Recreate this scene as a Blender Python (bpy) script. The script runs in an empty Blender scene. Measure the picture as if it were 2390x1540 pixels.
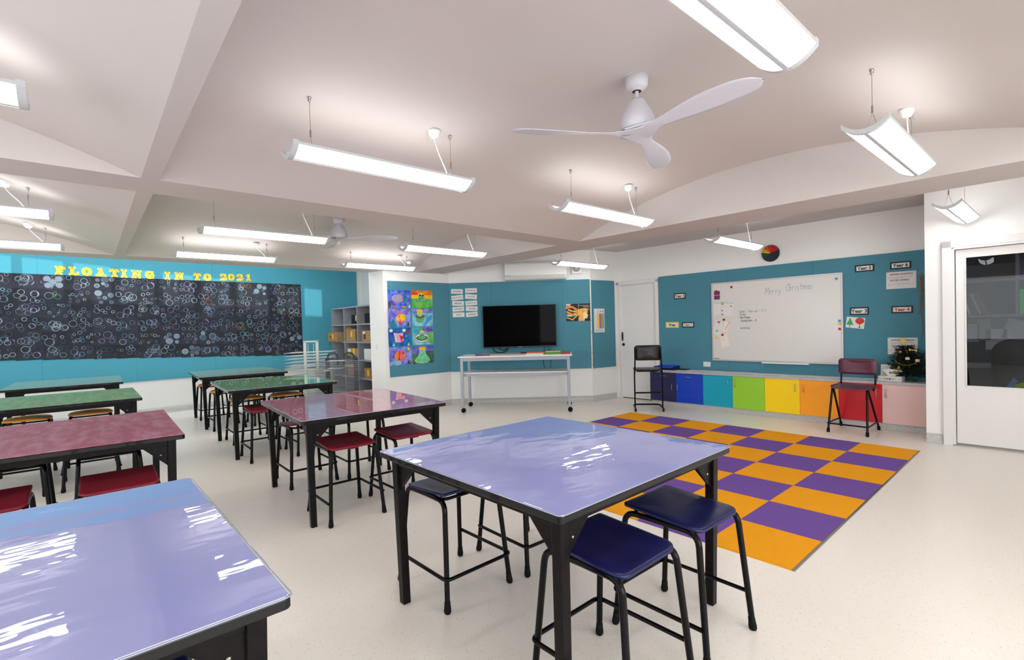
import bpy, bmesh, math, random
from math import sin, cos, pi, radians, hypot, atan2, sqrt
from mathutils import Vector, Matrix
C = bpy.context.scene.collection
PI = pi
rnd = random.Random(7)

# ------------------------------------------------------------------ camera, world, exposure
TH, PIT, ROL, CAMH = radians(40.81), -0.0201, 0.0275, 1.3973
FPX, CYP = 1150.0, 784.3
cam_d = bpy.data.cameras.new('camera'); cam = bpy.data.objects.new('camera', cam_d); C.objects.link(cam)
bpy.context.scene.camera = cam
cam_d.sensor_width = 36.0; cam_d.lens = 36.0 * FPX / 2390.0
cam_d.shift_y = (CYP - 770.0) / 2390.0
cam_d.clip_start = 0.02; cam_d.clip_end = 60
_r0 = Vector((cos(TH), -sin(TH), 0)); _f0 = Vector((sin(TH), cos(TH), 0)); _z = Vector((0, 0, 1))
_f = _f0 * cos(PIT) + _z * sin(PIT); _u = _z * cos(PIT) - _f0 * sin(PIT)
_right = _r0 * cos(ROL) - _u * sin(ROL); _up = _r0 * sin(ROL) + _u * cos(ROL)
m = Matrix((_right, _up, -_f)).transposed().to_4x4(); m.translation = Vector((0, 0, CAMH)); cam.matrix_world = m

sc = bpy.context.scene
sc.view_settings.view_transform = 'Standard'; sc.view_settings.look = 'None'
sc.view_settings.gamma = 1.0; sc.view_settings.use_curve_mapping = False
sc.view_settings.exposure = 1.36
sc.cycles.use_denoising = True
sc.cycles.max_bounces = 8; sc.cycles.diffuse_bounces = 4; sc.cycles.glossy_bounces = 4
sc.cycles.sample_clamp_indirect = 6.0
w = bpy.data.worlds.new('sky'); sc.world = w; w.use_nodes = True
w.node_tree.nodes['Background'].inputs[0].default_value = (0.75, 0.87, 1.0, 1)
w.node_tree.nodes['Background'].inputs[1].default_value = 0.4

def area(name, loc, size, rot, power, col=(1, 1, 1)):
    l = bpy.data.lights.new(name, 'AREA'); l.shape = 'RECTANGLE'; l.size, l.size_y = size
    l.energy = power; l.color = col
    o = bpy.data.objects.new(name, l); C.objects.link(o); o.location = loc; o.rotation_euler = rot
    return o
# daylight through the windows behind and to the left of the camera, and the alcove's roof window
area('window_light', (1.2, -2.85, 1.55), (5.6, 1.7), (radians(90), 0, 0), 70, (0.95, 0.98, 1.0))
area('window_light', (-4.55, 2.5, 1.55), (6.5, 1.7), (radians(90), 0, radians(-90)), 55, (0.93, 0.97, 1.0))
area('skylight', (0.2, 9.55, 3.42), (6.5, 1.6), (0, 0, 0), 42, (0.95, 0.98, 1.0))
sun_l = bpy.data.lights.new('sun', 'SUN'); sun_l.energy = 1.5; sun_l.angle = 0.02; sun_l.color = (1, 0.97, 0.92)
sun_o = bpy.data.objects.new('sun', sun_l); C.objects.link(sun_o); sun_o.rotation_euler = (radians(30), 0, 0)   # falls through the alcove's roof lights
area('office_light', (8.1, -0.6, 2.6), (1.2, 0.8), (0, 0, 0), 9, (0.85, 0.92, 1.0))  # unseen fill lamp, added to brighten the office behind the door glass
EMIT = 3.6

# ------------------------------------------------------------------ materials
MATS = {}
def lin(c):
    return tuple(((x / 255.0) / 12.92 if x / 255.0 <= 0.04045 else ((x / 255.0 + 0.055) / 1.055) ** 2.4) for x in c)
def mat(name, rgb, rough=0.5, metal=0.0, spec=0.5, noise=None, bump=None, coat=0, coat_rough=0.03, emit=0, coat_bump=None, coat_ior=1.5):
    """rgb is sRGB 0-255; noise=(scale, rgb2, low, high); bump=(scale, strength)"""
    if name in MATS: return MATS[name]
    M = bpy.data.materials.new(name); M.use_nodes = True; nt = M.node_tree; b = nt.nodes['Principled BSDF']
    c = lin(rgb) + (1,)
    b.inputs['Base Color'].default_value = c; b.inputs['Roughness'].default_value = rough
    b.inputs['Metallic'].default_value = metal; b.inputs['Specular IOR Level'].default_value = spec
    if coat:
        b.inputs['Coat Weight'].default_value = coat; b.inputs['Coat Roughness'].default_value = coat_rough
        b.inputs['Coat IOR'].default_value = coat_ior
    tc = nt.nodes.new('ShaderNodeTexCoord')
    if noise:
        n = nt.nodes.new('ShaderNodeTexNoise'); n.inputs['Scale'].default_value = noise[0]; n.inputs['Detail'].default_value = 4
        nt.links.new(tc.outputs['Object'], n.inputs['Vector'])
        r = nt.nodes.new('ShaderNodeValToRGB'); r.color_ramp.elements[0].position = noise[2]; r.color_ramp.elements[1].position = noise[3]
        r.color_ramp.elements[0].color = c; r.color_ramp.elements[1].color = lin(noise[1]) + (1,)
        nt.links.new(n.outputs['Fac'], r.inputs[0]); nt.links.new(r.outputs[0], b.inputs['Base Color'])
    if bump:
        n2 = nt.nodes.new('ShaderNodeTexNoise'); n2.inputs['Scale'].default_value = bump[0]; n2.inputs['Detail'].default_value = 3
        nt.links.new(tc.outputs['Object'], n2.inputs['Vector'])
        bp = nt.nodes.new('ShaderNodeBump'); bp.inputs['Strength'].default_value = bump[1]; bp.inputs['Distance'].default_value = 0.01
        nt.links.new(n2.outputs['Fac'], bp.inputs['Height']); nt.links.new(bp.outputs[0], b.inputs['Normal'])
    if coat_bump:
        mp = nt.nodes.new('ShaderNodeMapping'); mp.inputs['Scale'].default_value = coat_bump[2]
        nt.links.new(tc.outputs['Object'], mp.inputs['Vector'])
        n2 = nt.nodes.new('ShaderNodeTexNoise'); n2.inputs['Scale'].default_value = coat_bump[0]; n2.inputs['Detail'].default_value = 3
        nt.links.new(mp.outputs[0], n2.inputs['Vector'])
        bp = nt.nodes.new('ShaderNodeBump'); bp.inputs['Strength'].default_value = coat_bump[1]; bp.inputs['Distance'].default_value = 0.02
        nt.links.new(n2.outputs['Fac'], bp.inputs['Height']); nt.links.new(bp.outputs[0], b.inputs['Coat Normal'])
    if emit:
        b.inputs['Emission Color'].default_value = (1, 1, 1, 1); b.inputs['Emission Strength'].default_value = emit
    MATS[name] = M
    return M

def speckled(name, base, dark, scale, thr, rough, base2=None):
    M = mat(name, base, rough, bump=(60, 0.04)); nt = M.node_tree; b = nt.nodes['Principled BSDF']
    tc = nt.nodes.new('ShaderNodeTexCoord')
    v = nt.nodes.new('ShaderNodeTexVoronoi'); v.inputs['Scale'].default_value = scale
    nt.links.new(tc.outputs['Object'], v.inputs['Vector'])
    r = nt.nodes.new('ShaderNodeValToRGB'); r.color_ramp.elements[0].position = thr; r.color_ramp.elements[1].position = thr + 0.06
    r.color_ramp.elements[0].color = lin(dark) + (1,); r.color_ramp.elements[1].color = lin(base) + (1,)
    n = nt.nodes.new('ShaderNodeTexNoise'); n.inputs['Scale'].default_value = scale * 0.35; n.inputs['Detail'].default_value = 5
    nt.links.new(tc.outputs['Object'], n.inputs['Vector'])
    mx = nt.nodes.new('ShaderNodeMix'); mx.data_type = 'RGBA'
    rr = nt.nodes.new('ShaderNodeValToRGB'); rr.color_ramp.elements[0].position = 0.5; rr.color_ramp.elements[1].position = 0.56
    nt.links.new(n.outputs['Fac'], rr.inputs[0]); nt.links.new(v.outputs['Distance'], r.inputs[0])
    nt.links.new(rr.outputs[0], mx.inputs['Factor'])
    mx.inputs[6].default_value = lin(base) + (1,); nt.links.new(r.outputs[0], mx.inputs[7])
    nt.links.new(mx.outputs[2], b.inputs['Base Color'])
    return M

def carpet(name, c1, c2):
    return mat(name, c1, 0.95, spec=0.1, noise=(260, c2, 0.38, 0.62), bump=(300, 0.6))

white = mat('wall_paint', (240, 239, 236), 0.6, bump=(400, 0.02))
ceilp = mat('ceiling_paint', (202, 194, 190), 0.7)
floorm = speckled('vinyl_floor', (240, 232, 221), (160, 153, 144), 130, 0.16, 0.32)
basem = speckled('vinyl_cove', (196, 193, 188), (120, 118, 115), 110, 0.3, 0.5)
teal = mat('teal_felt', (88, 146, 162), 0.95, spec=0.1, noise=(220, (78, 134, 152), 0.4, 0.6), bump=(250, 0.25))
blue_felt = mat('turquoise_felt', (88, 168, 188), 0.95, spec=0.1, noise=(220, (78, 158, 180), 0.4, 0.6), bump=(250, 0.25))
gloss_white = mat('gloss_white', (232, 229, 226), 0.3)
plastic_white = mat('white_plastic', (228, 228, 225), 0.35)
grey_plastic = mat('grey_end_cap', (190, 192, 194), 0.4)
black_metal = mat('black_powder_coat', (12, 11, 13), 0.22, spec=0.16)
brown_metal = mat('dark_steel', (14, 11, 12), 0.35, spec=0.14, noise=(30, (24, 19, 18), 0.4, 0.7))
rubber = mat('black_rubber', (12, 12, 13), 0.6, spec=0.15)
steel = mat('brushed_steel', (175, 172, 168), 0.3, metal=1.0)
silver_paint = mat('silver_grey_paint', (168, 172, 182), 0.4)
screen_m = mat('screen_glass', (5, 4, 6), 0.04, spec=0.03)
black_pl = mat('black_plastic', (14, 14, 16), 0.35)
paper_w = mat('white_paper', (228, 226, 222), 0.8)
ink = mat('black_ink', (25, 24, 26), 0.7)
whiteboard_m = mat('whiteboard_enamel', (222, 219, 214), 0.22)
ink_grey = mat('marker_grey', (110, 110, 112), 0.7)
laminate_grey = mat('grey_laminate', (188, 186, 188), 0.35, noise=(60, (172, 170, 172), 0.35, 0.65))
glow = mat('lamp_diffuser', (255, 255, 255), 0.4, emit=EMIT)
glow_up = mat('lamp_upper_diffuser', (255, 255, 255), 0.4, emit=EMIT * 0.3)

def flat(name, rgb, rough=0.6): return mat('colour_' + name, rgb, rough)
RED = flat('red', (190, 28, 34)); YEL = flat('yellow', (248, 206, 20)); ORG = flat('orange', (244, 128, 26)); GRN = flat('green', (40, 150, 70))
LIM = flat('lime', (120, 200, 60)); BLU = flat('blue', (28, 74, 190)); SKY = flat('sky', (60, 160, 220)); NAV = flat('navy', (24, 26, 70))
PUR = flat('purple', (110, 60, 160)); PNK = flat('pink', (232, 90, 150)); PAL = flat('pale_pink', (240, 190, 200)); BLK = flat('black', (16, 15, 18))
BRN = flat('brown', (100, 60, 40)); CRM = flat('cream', (240, 232, 214)); DGR = flat('dark_green', (28, 80, 50)); TEA = flat('teal', (20, 130, 150))
MAR = flat('maroon', (120, 24, 48)); GRY = flat('grey', (130, 130, 134)); LGY = flat('light_grey', (200, 200, 202))

# ------------------------------------------------------------------ mesh helpers
class MB:
    def __init__(s): s.v = []; s.f = []; s.m = []; s.mats = []; s.smooth = []
    def mi(s, M):
        if M not in s.mats: s.mats.append(M)
        return s.mats.index(M)
    def add(s, vs, fs, M, smooth=False):
        k = len(s.v); s.v += [tuple(p) for p in vs]; i = s.mi(M)
        for f in fs: s.f.append(tuple(k + a for a in f)); s.m.append(i); s.smooth.append(smooth)
        return s
    def box(s, c, d, M, rz=0, tf=None):
        x, y, z = d[0] / 2, d[1] / 2, d[2] / 2
        P = [Vector((sx * x, sy * y, sz * z)) for sz in (-1, 1) for sy in (-1, 1) for sx in (-1, 1)]
        if tf: P = [tf @ p for p in P]
        R = Matrix.Rotation(rz, 3, 'Z'); c = Vector(c)
        P = [R @ p + c for p in P]
        return s.add(P, [(0, 2, 3, 1), (4, 5, 7, 6), (0, 1, 5, 4), (2, 6, 7, 3), (0, 4, 6, 2), (1, 3, 7, 5)], M)
    def prism(s, poly, M, z0, z1, tf=None):
        """poly in xy, extruded along z; tf maps to place"""
        n = len(poly); P = [Vector((x, y, z0)) for x, y in poly] + [Vector((x, y, z1)) for x, y in poly]
        if tf: P = [tf @ p for p in P]
        F = [tuple(range(n - 1, -1, -1)), tuple(range(n, 2 * n))] + [(i, (i + 1) % n, n + (i + 1) % n, n + i) for i in range(n)]
        return s.add(P, F, M)
    def tube(s, pts, r, M, n=8, closed=False, caps=True, r1=None):
        pts = [Vector(p) for p in pts]; k = len(pts); rings = []; prev = None
        for i, p in enumerate(pts):
            if closed: t = pts[(i + 1) % k] - pts[i - 1]
            elif i == 0: t = pts[1] - p
            elif i == k - 1: t = p - pts[i - 1]
            else: t = (pts[i + 1] - p).normalized() + (p - pts[i - 1]).normalized()
            t.normalize()
            if prev is None: a = t.cross(Vector((0, 0, 1)) if abs(t.z) < 0.9 else Vector((1, 0, 0))).normalized()
            else: a = (prev - t * prev.dot(t)).normalized()
            prev = a; b = t.cross(a); rr = r if r1 is None else r + (r1 - r) * i / (k - 1)
            rings.append([p + a * rr * cos(2 * PI * j / n) + b * rr * sin(2 * PI * j / n) for j in range(n)])
        V = [q for R in rings for q in R]; F = []
        for i in range(k if closed else k - 1):
            A = i * n; B = ((i + 1) % k) * n
            for j in range(n): F.append((A + j, A + (j + 1) % n, B + (j + 1) % n, B + j))
        s.add(V, F, M, True)
        if caps and not closed:
            s.add(rings[0], [tuple(range(n - 1, -1, -1))], M); s.add(rings[-1], [tuple(range(n))], M)
        return s
    def lathe(s, prof, M, c=(0, 0, 0), n=20, tf=None, smooth=True):
        V = []; F = []
        for r, z in prof:
            for j in range(n): V.append(Vector((r * cos(2 * PI * j / n), r * sin(2 * PI * j / n), z)))
        for i in range(len(prof) - 1):
            for j in range(n): F.append((i * n + j, i * n + (j + 1) % n, (i + 1) * n + (j + 1) % n, (i + 1) * n + j))
        if prof[0][0] > 1e-6: F.append(tuple(range(n - 1, -1, -1)))
        if prof[-1][0] > 1e-6: F.append(tuple((len(prof) - 1) * n + j for j in range(n)))
        if tf: V = [tf @ p for p in V]
        V = [p + Vector(c) for p in V]
        return s.add(V, F, M, smooth)
    # wall sheets: local x right, z up, y into the wall
    def poly(s, pts, M, y=0.0):
        return s.add([(x, y, z) for x, z in pts], [tuple(range(len(pts)))], M)
    def rect(s, x, z, w_, h_, M, y=0.0, rot=0):
        P = []
        for a, b in ((-1, -1), (1, -1), (1, 1), (-1, 1)):
            px, pz = a * w_ / 2, b * h_ / 2
            P.append((x + px * cos(rot) - pz * sin(rot), z + px * sin(rot) + pz * cos(rot)))
        return s.poly(P, M, y)
    def disc(s, x, z, rx, M, y=0.0, rz=None, n=20, a0=0, a1=2 * PI):
        rz = rz or rx; full = abs(a1 - a0 - 2 * PI) < 1e-6
        P = [(x + rx * cos(a0 + (a1 - a0) * i / n), z + rz * sin(a0 + (a1 - a0) * i / n)) for i in range(n if full else n + 1)]
        if not full: P.append((x, z))
        return s.poly(P, M, y)
    def ring(s, x, z, r, t, M, y=0.0, n=22, a0=0, a1=2 * PI, rz=None):
        rz = rz or r; V = []; F = []
        for i in range(n + 1):
            a = a0 + (a1 - a0) * i / n
            V += [(x + r * cos(a), y, z + rz * sin(a)), (x + (r - t) * cos(a), y, z + (rz - t) * sin(a))]
        for i in range(n): F.append((2 * i, 2 * i + 1, 2 * i + 3, 2 * i + 2))
        return s.add(V, F, M)
    def stroke(s, pts, t, M, y=0.0):
        for (x0, z0), (x1, z1) in zip(pts, pts[1:]):
            L = hypot(x1 - x0, z1 - z0)
            if L < 1e-6: continue
            s.rect((x0 + x1) / 2, (z0 + z1) / 2, L + t * 0.8, t, M, y, atan2(z1 - z0, x1 - x0))
        return s
    def slab(s, pts, M, t, y=0.0):
        """flat outline standing off the wall by t"""
        n = len(pts); V = [(x, y, z) for x, z in pts] + [(x, y - t, z) for x, z in pts]
        return s.add(V, [tuple(range(n)), tuple(range(2 * n - 1, n - 1, -1))] + [(i, n + i, n + (i + 1) % n, (i + 1) % n) for i in range(n)], M)
    def text(s, body, x, z, size, M, y=0.0, rot=0, shear=0, bold=0, sx=1.0, align='CENTER'):
        for V, F in [text_mesh(body, shear, bold, align)]:
            P = []
            for a, b in V:
                a *= size * sx; b = (b - 0.33) * size
                P.append((x + a * cos(rot) - b * sin(rot), y, z + a * sin(rot) + b * cos(rot)))
            s.add(P, F, M)
        return s
    def build(s, name, parent=None, bevel=0, sub=0, loc=None, rot=0):
        me = bpy.data.meshes.new(name); me.from_pydata(s.v, [], s.f)
        for M in s.mats: me.materials.append(M)
        for p, i, sm in zip(me.polygons, s.m, s.smooth): p.material_index = i; p.use_smooth = sm
        me.update()
        bm = bmesh.new(); bm.from_mesh(me); bmesh.ops.recalc_face_normals(bm, faces=bm.faces); bm.to_mesh(me); bm.free()
        o = bpy.data.objects.new(name, me); C.objects.link(o)
        if parent: o.parent = parent
        if loc: o.location = loc
        if rot: o.rotation_euler = (0, 0, rot)
        if bevel:
            b = o.modifiers.new('bevel', 'BEVEL'); b.width = bevel; b.segments = 2; b.limit_method = 'ANGLE'; b.angle_limit = radians(40)
        if sub:
            b = o.modifiers.new('sub', 'SUBSURF'); b.levels = sub; b.render_levels = sub
        return o

_tc = {}
def text_mesh(body, shear=0, bold=0, align='CENTER'):
    key = (body, shear, bold, align)
    if key in _tc: return _tc[key]
    cu = bpy.data.curves.new('t', 'FONT'); cu.body = body; cu.size = 1.0; cu.align_x = align; cu.shear = shear; cu.offset = bold
    cu.resolution_u = 3
    o = bpy.data.objects.new('t', cu); C.objects.link(o); bpy.context.view_layer.update()
    dg = bpy.context.evaluated_depsgraph_get(); me = bpy.data.meshes.new_from_object(o.evaluated_get(dg))
    V = [(v.co.x, v.co.y) for v in me.vertices]; F = [tuple(p.vertices) for p in me.polygons]
    bpy.data.objects.remove(o); bpy.data.curves.remove(cu); bpy.data.meshes.remove(me)
    _tc[key] = (V, F)
    return _tc[key]

def tag(o, label, cat, group=None, kind=None):
    o['label'] = label; o['category'] = cat
    if group: o['group'] = group
    if kind: o['kind'] = kind
    return o
def thing(name, label, cat, loc=(0, 0, 0), rz=0, group=None):
    o = bpy.data.objects.new(name, None); C.objects.link(o); o.location = loc; o.rotation_euler = (0, 0, rz)
    o.empty_display_size = 0.1
    return tag(o, label, cat, group)
def struct(o, label=None):
    o['kind'] = 'structure'
    if label: o['label'] = label; o['category'] = o.name.split('_')[0].split('.')[0]
    return o
def dup(root, loc, rz, label, group=None):
    r = root.copy(); C.objects.link(r); r.location = loc; r.rotation_euler = (0, 0, rz); r['label'] = label
    if group: r['group'] = group
    for ch in root.children:
        c = ch.copy(); C.objects.link(c); c.parent = r
        for g in ch.children:
            d = g.copy(); C.objects.link(d); d.parent = c
    return r
def arc(cx, cy, r, a0, a1, n=6): return [(cx + r * cos(a0 + (a1 - a0) * i / n), cy + r * sin(a0 + (a1 - a0) * i / n)) for i in range(n + 1)]
def rrect(w_, h_, r, n=5):
    x, y = w_ / 2 - r, h_ / 2 - r
    return arc(x, y, r, 0, PI / 2, n) + arc(-x, y, r, PI / 2, PI, n) + arc(-x, -y, r, PI, 1.5 * PI, n) + arc(x, -y, r, 1.5 * PI, 2 * PI, n)
def fillet(pts, r, n=5):
    """round the inner corners of a 3-D polyline"""
    out = [Vector(pts[0])]
    for a, b, c in zip(pts, pts[1:], pts[2:]):
        a, b, c = Vector(a), Vector(b), Vector(c)
        d1 = (a - b); d2 = (c - b); k = min(r, d1.length * 0.49, d2.length * 0.49)
        p = b + d1.normalized() * k; q = b + d2.normalized() * k
        for i in range(n + 1):
            t = i / n; out.append(p * (1 - t) ** 2 + b * 2 * t * (1 - t) + q * t * t)
    out.append(Vector(pts[-1])); return out

# wall frames: origin on the floor, local x to the viewer's right, local y into the wall
class Frame:
    def __init__(s, P, Q):
        s.P = Vector((P[0], P[1], 0)); d = Vector((Q[0] - P[0], Q[1] - P[1], 0)); s.L = d.length; s.d = d / s.L
        s.a = atan2(s.d.y, s.d.x); s.n = Vector((-s.d.y, s.d.x, 0))
    def at(s, x, z=0, y=0): return s.P + s.d * x + s.n * y + Vector((0, 0, z))
LW = Frame((0, 10.835), (1, 10.8805)); EA = Frame((3.79, 7.50), (4.989, 7.50)); AB = Frame((4.989, 7.5), (6.891, 5.78))
BC = Frame((6.891, 5.78), (7.484, 5.707)); RW = Frame((7.56, 5.70), (7.725, 1.2)); CF = Frame((7.238, 5.0), (7.383, 1.2))
DW = Frame((6.975, 1.127), (7.004, 0.385)); DW.L = 3.75
ZS = 2.37; ZC = 2.73; VW = -2.9; UW = -4.7

# ------------------------------------------------------------------ room shell
f = MB(); f.box((2.2, 4.1, -0.05), (14.4, 14.6, 0.1), floorm); struct(f.build('floor'))

def wallquad(frame, x0, x1, z0, z1, M=white, y0=0.015, t=0.12, mb=None):
    b = mb or MB(); A = frame.at(x0, z0, y0); B = frame.at(x1, z0, y0); n = frame.n * t
    P = [A, B, B + n, A + n]; P = P + [p + Vector((0, 0, z1 - z0)) for p in P]
    b.add(P, [(0, 1, 2, 3), (4, 7, 6, 5), (0, 4, 5, 1), (1, 5, 6, 2), (2, 6, 7, 3), (3, 7, 4, 0)], M); return b
struct(wallquad(LW, UW - 0.2, 5.0, 0, 3.5).build('wall_left'))
struct(wallquad(EA, 0, EA.L + 0.03, 0, ZC).build('wall_alcove'))
struct(wallquad(AB, 0, AB.L, 0, ZC).build('wall_screen'))
struct(wallquad(BC, 0, BC.L + 0.08, 0, ZC).build('wall_corner'))
# wall with the sliding door and the pinboard: opening for the door between 0.06 and 0.79
wb_ = wallquad(RW, 0.8, RW.L + 0.12, 0, ZC); wallquad(RW, -0.02, 0.8, 2.1, ZC, mb=wb_); wallquad(RW, -0.02, 0.05, 0, 2.1, mb=wb_)
struct(wb_.build('wall_right'))
# wall with the glazed door: opening from 0.245 to 1.17
d_ = wallquad(DW, 0.0, 0.2, 0, ZC, y0=0.0); wallquad(DW, 0.2, 1.22, 2.12, ZC, y0=0, mb=d_); wallquad(DW, 1.22, 4.1, 0, ZC, y0=0, mb=d_)
struct(d_.build('wall_office'))
b = MB(); b.box((7.42, 1.13 - 0.03, ZC / 2), (0.64, 0.06, ZC), white); struct(b.build('wall_return'))
# pillar between the alcove and the wall with paintings
b = MB(); b.prism([(3.72, 7.515), (3.64, 7.88), (3.79, 7.88), (3.79, 7.515)], white, 0, ZS); struct(b.build('pillar_alcove'))
b = MB(); b.box((4.95, 9.5, 1.75), (0.1, 3.6, 3.5), white); b.box((4.4, 7.83, 1.75), (1.1, 0.1, 3.5), white); struct(b.build('wall_shelving'))
# back wall and window wall, both with a long window opening
b = MB(); xs = (UW, 8.8)
b.box(((xs[0] + xs[1]) / 2, VW, 0.3), (xs[1] - xs[0], 0.12, 0.6), white); b.box(((xs[0] + xs[1]) / 2, VW, 2.6), (xs[1] - xs[0], 0.12, 0.3), white)
b.box(((xs[0] - 1.7) / 2, VW, 1.5), (-1.7 - xs[0], 0.12, 2.0), white); b.box(((4.1 + xs[1]) / 2, VW, 1.5), (xs[1] - 4.1, 0.12, 2.0), white); struct(b.build('wall_back'))
b = MB(); b.box((UW, 4.1, 0.3), (0.12, 14.0, 0.6), white); b.box((UW, 4.1, 2.95), (0.12, 14.0, 1.1), white)
b.box((UW, -1.85, 1.5), (0.12, 2.1, 2.0), white); b.box((UW, 8.5, 1.5), (0.12, 5.2, 2.0), white); struct(b.build('wall_window'))
for i, (x0, x1) in enumerate(((-1.7, 0.2), (0.2, 2.15), (2.15, 4.1))):
    b = MB(); c = (x0 + x1) / 2
    for q in (x0 + 0.03, x1 - 0.03): b.box((q, VW, 1.52), (0.06, 0.06, 1.86), gloss_white)
    for q in (0.62, 2.42): b.box((c, VW, q), (x1 - x0, 0.06, 0.06), gloss_white)
    struct(b.build('window_%d' % (i + 1)))

# --- ceiling: flat soffit bands around raised vaults
def arcz(t, half, sag):
    R = (half * half + sag * sag) / (2 * sag); return sqrt(max(R * R - t * t, 0)) - (R - sag)
b = MB()
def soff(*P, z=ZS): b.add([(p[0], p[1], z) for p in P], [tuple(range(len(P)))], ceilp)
UL = -3.95
soff((0.286, -0.36), (0.286, 3.775), (0.378, 3.772), (0.378, -0.36))          # narrow band
soff((0.286, 4.135), (0.286, 7.5), (0.378, 7.5), (0.378, 4.153))
soff((UL, 3.70), (0.286, 3.775), (0.286, 4.135), (UL, 4.04)); soff((0.286, 3.775), (0.378, 3.772), (0.378, 4.153), (0.286, 4.135))
soff((0.378, 3.772), (4.411, 3.848), (4.402, 4.208), (0.378, 4.153))
soff((4.411, 3.848), (4.62, -0.36), (5.14, -0.36), (5.137, 0.27), (5.086, 1.824), (4.943, 3.588), (4.90, 5.2), (4.87, 5.9), (4.85, 7.5), (4.30, 7.5), (4.402, 4.208))
soff((UL, 7.5), (3.9, 7.5), (3.9, 7.88), (UL, 7.88)); soff((3.9, 7.5), (5.05, 7.5), (5.05, 7.62), (3.9, 7.62))
soff((UW - 0.1, -3.0), (UL, -3.0), (UL, 7.88), (UW - 0.1, 7.88)); soff((UL, -3.0), (5.14, -3.0), (5.14, -0.36), (UL, -0.36))
b.add([(5.14, -3, ZS), (5.14, -3, ZC), (5.137, 0.27, ZC), (5.137, 0.27, ZS)], [(0, 1, 2, 3)], ceilp)
for p, q in (((5.137, 0.27), (5.086, 1.824)), ((5.086, 1.824), (4.943, 3.588)), ((4.943, 3.588), (4.90, 5.2)), ((4.90, 5.2), (4.87, 5.9)), ((4.87, 5.9), (4.85, 7.5))):
    b.add([(p[0], p[1], ZS), (p[0], p[1], ZC), (q[0], q[1], ZC), (q[0], q[1], ZS)], [(0, 1, 2, 3)], ceilp)
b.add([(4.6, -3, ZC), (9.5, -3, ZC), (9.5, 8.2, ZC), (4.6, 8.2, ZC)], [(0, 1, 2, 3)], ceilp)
b.add([(UW - 0.1, 7.88, ZS), (3.9, 7.88, ZS), (3.9, 7.88, 3.5), (UW - 0.1, 7.88, 3.5)], [(0, 1, 2, 3)], white)      # bulkhead over the alcove
ROOF = [(-1.3, -.84), (-.72, -.25), (-.12, .35), (.48, .95), (1.08, 1.55), (1.68, 2.15), (2.28, 2.85), (3.02, 3.49), (3.60, 3.975)]
def roofq(u0, u1, v0, v1): b.add([(u0, v0, 3.5), (u1, v0, 3.5), (u1, v1, 3.5), (u0, v1, 3.5)], [(0, 1, 2, 3)], ceilp)
roofq(UW - 0.1, 5.05, 7.8, 9.99); roofq(UW - 0.1, 5.05, 10.33, 11.3)
ed = [UW - 0.1] + [q for p in ROOF for q in p] + [5.05]
for i in range(0, len(ed), 2): roofq(ed[i], ed[i + 1], 9.99, 10.33)
def vault_u(u0, u1n, u1f, v0, v1, v0r, v1r, sag, n=24):
    """vault whose ridge runs along u; right edge slanted from (u1n, v0r) to (u1f, v1r)"""
    V = []; F = []
    for i in range(n + 1):
        t = i / n; z = ZS + arcz((2 * t - 1), 1, sag) if False else ZS + sag * (arcz((2 * t - 1) * 2, 2, 0.42) / 0.42)
        V += [(u0, v0 + (v1 - v0) * t, z), (u1n + (u1f - u1n) * t, v0r + (v1r - v0r) * t, z)]
    for i in range(n): F.append((2 * i, 2 * i + 1, 2 * i + 3, 2 * i + 2))
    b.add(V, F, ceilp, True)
    b.add([V[2 * i + 1] for i in range(n + 1)], [tuple(range(n + 1))], ceilp); b.add([V[2 * i] for i in range(n + 1)], [tuple(range(n + 1))], ceilp)
vault_u(0.378, 4.62, 4.411, -0.36, 3.772, -0.36, 3.848, 0.42)
vault_u(0.378, 4.402, 4.30, 4.153, 7.5, 4.208, 7.5, 0.39)
def vault_v(v0, v1, v0l, v1l, sag, n=24):
    V = []; F = []
    for i in range(n + 1):
        t = i / n; z = ZS + sag * (arcz((2 * t - 1) * 2, 2, 0.42) / 0.42); u = UL + (0.286 - UL) * t
        V += [(u, v0l + (v0 - v0l) * t, z), (u, v1l + (v1 - v1l) * t, z)]
    for i in range(n): F.append((2 * i, 2 * i + 1, 2 * i + 3, 2 * i + 2))
    b.add(V, F, ceilp, True)
    b.add([V[2 * i + 1] for i in range(n + 1)], [tuple(range(n + 1))], ceilp); b.add([V[2 * i] for i in range(n + 1)], [tuple(range(n + 1))], ceilp)
vault_v(-0.36, 3.775, -0.36, 3.70, 0.42); vault_v(4.135, 7.5, 4.04, 7.5, 0.39)
struct(b.build('ceiling'))
def ceil_z(u, v):
    if u > 4.95: return ZC
    if u < 0.3: t = (u - UL) / (0.286 - UL); return ZS + (0.42 if v < 4 else 0.39) * arcz((2 * t - 1) * 2, 2, 0.42) / 0.42
    if v < 4: t = (v + 0.36) / 4.17; return ZS + 0.42 * arcz((2 * t - 1) * 2, 2, 0.42) / 0.42
    t = (v - 4.17) / 3.33; return ZS + 0.39 * arcz((2 * t - 1) * 2, 2, 0.42) / 0.42

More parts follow.
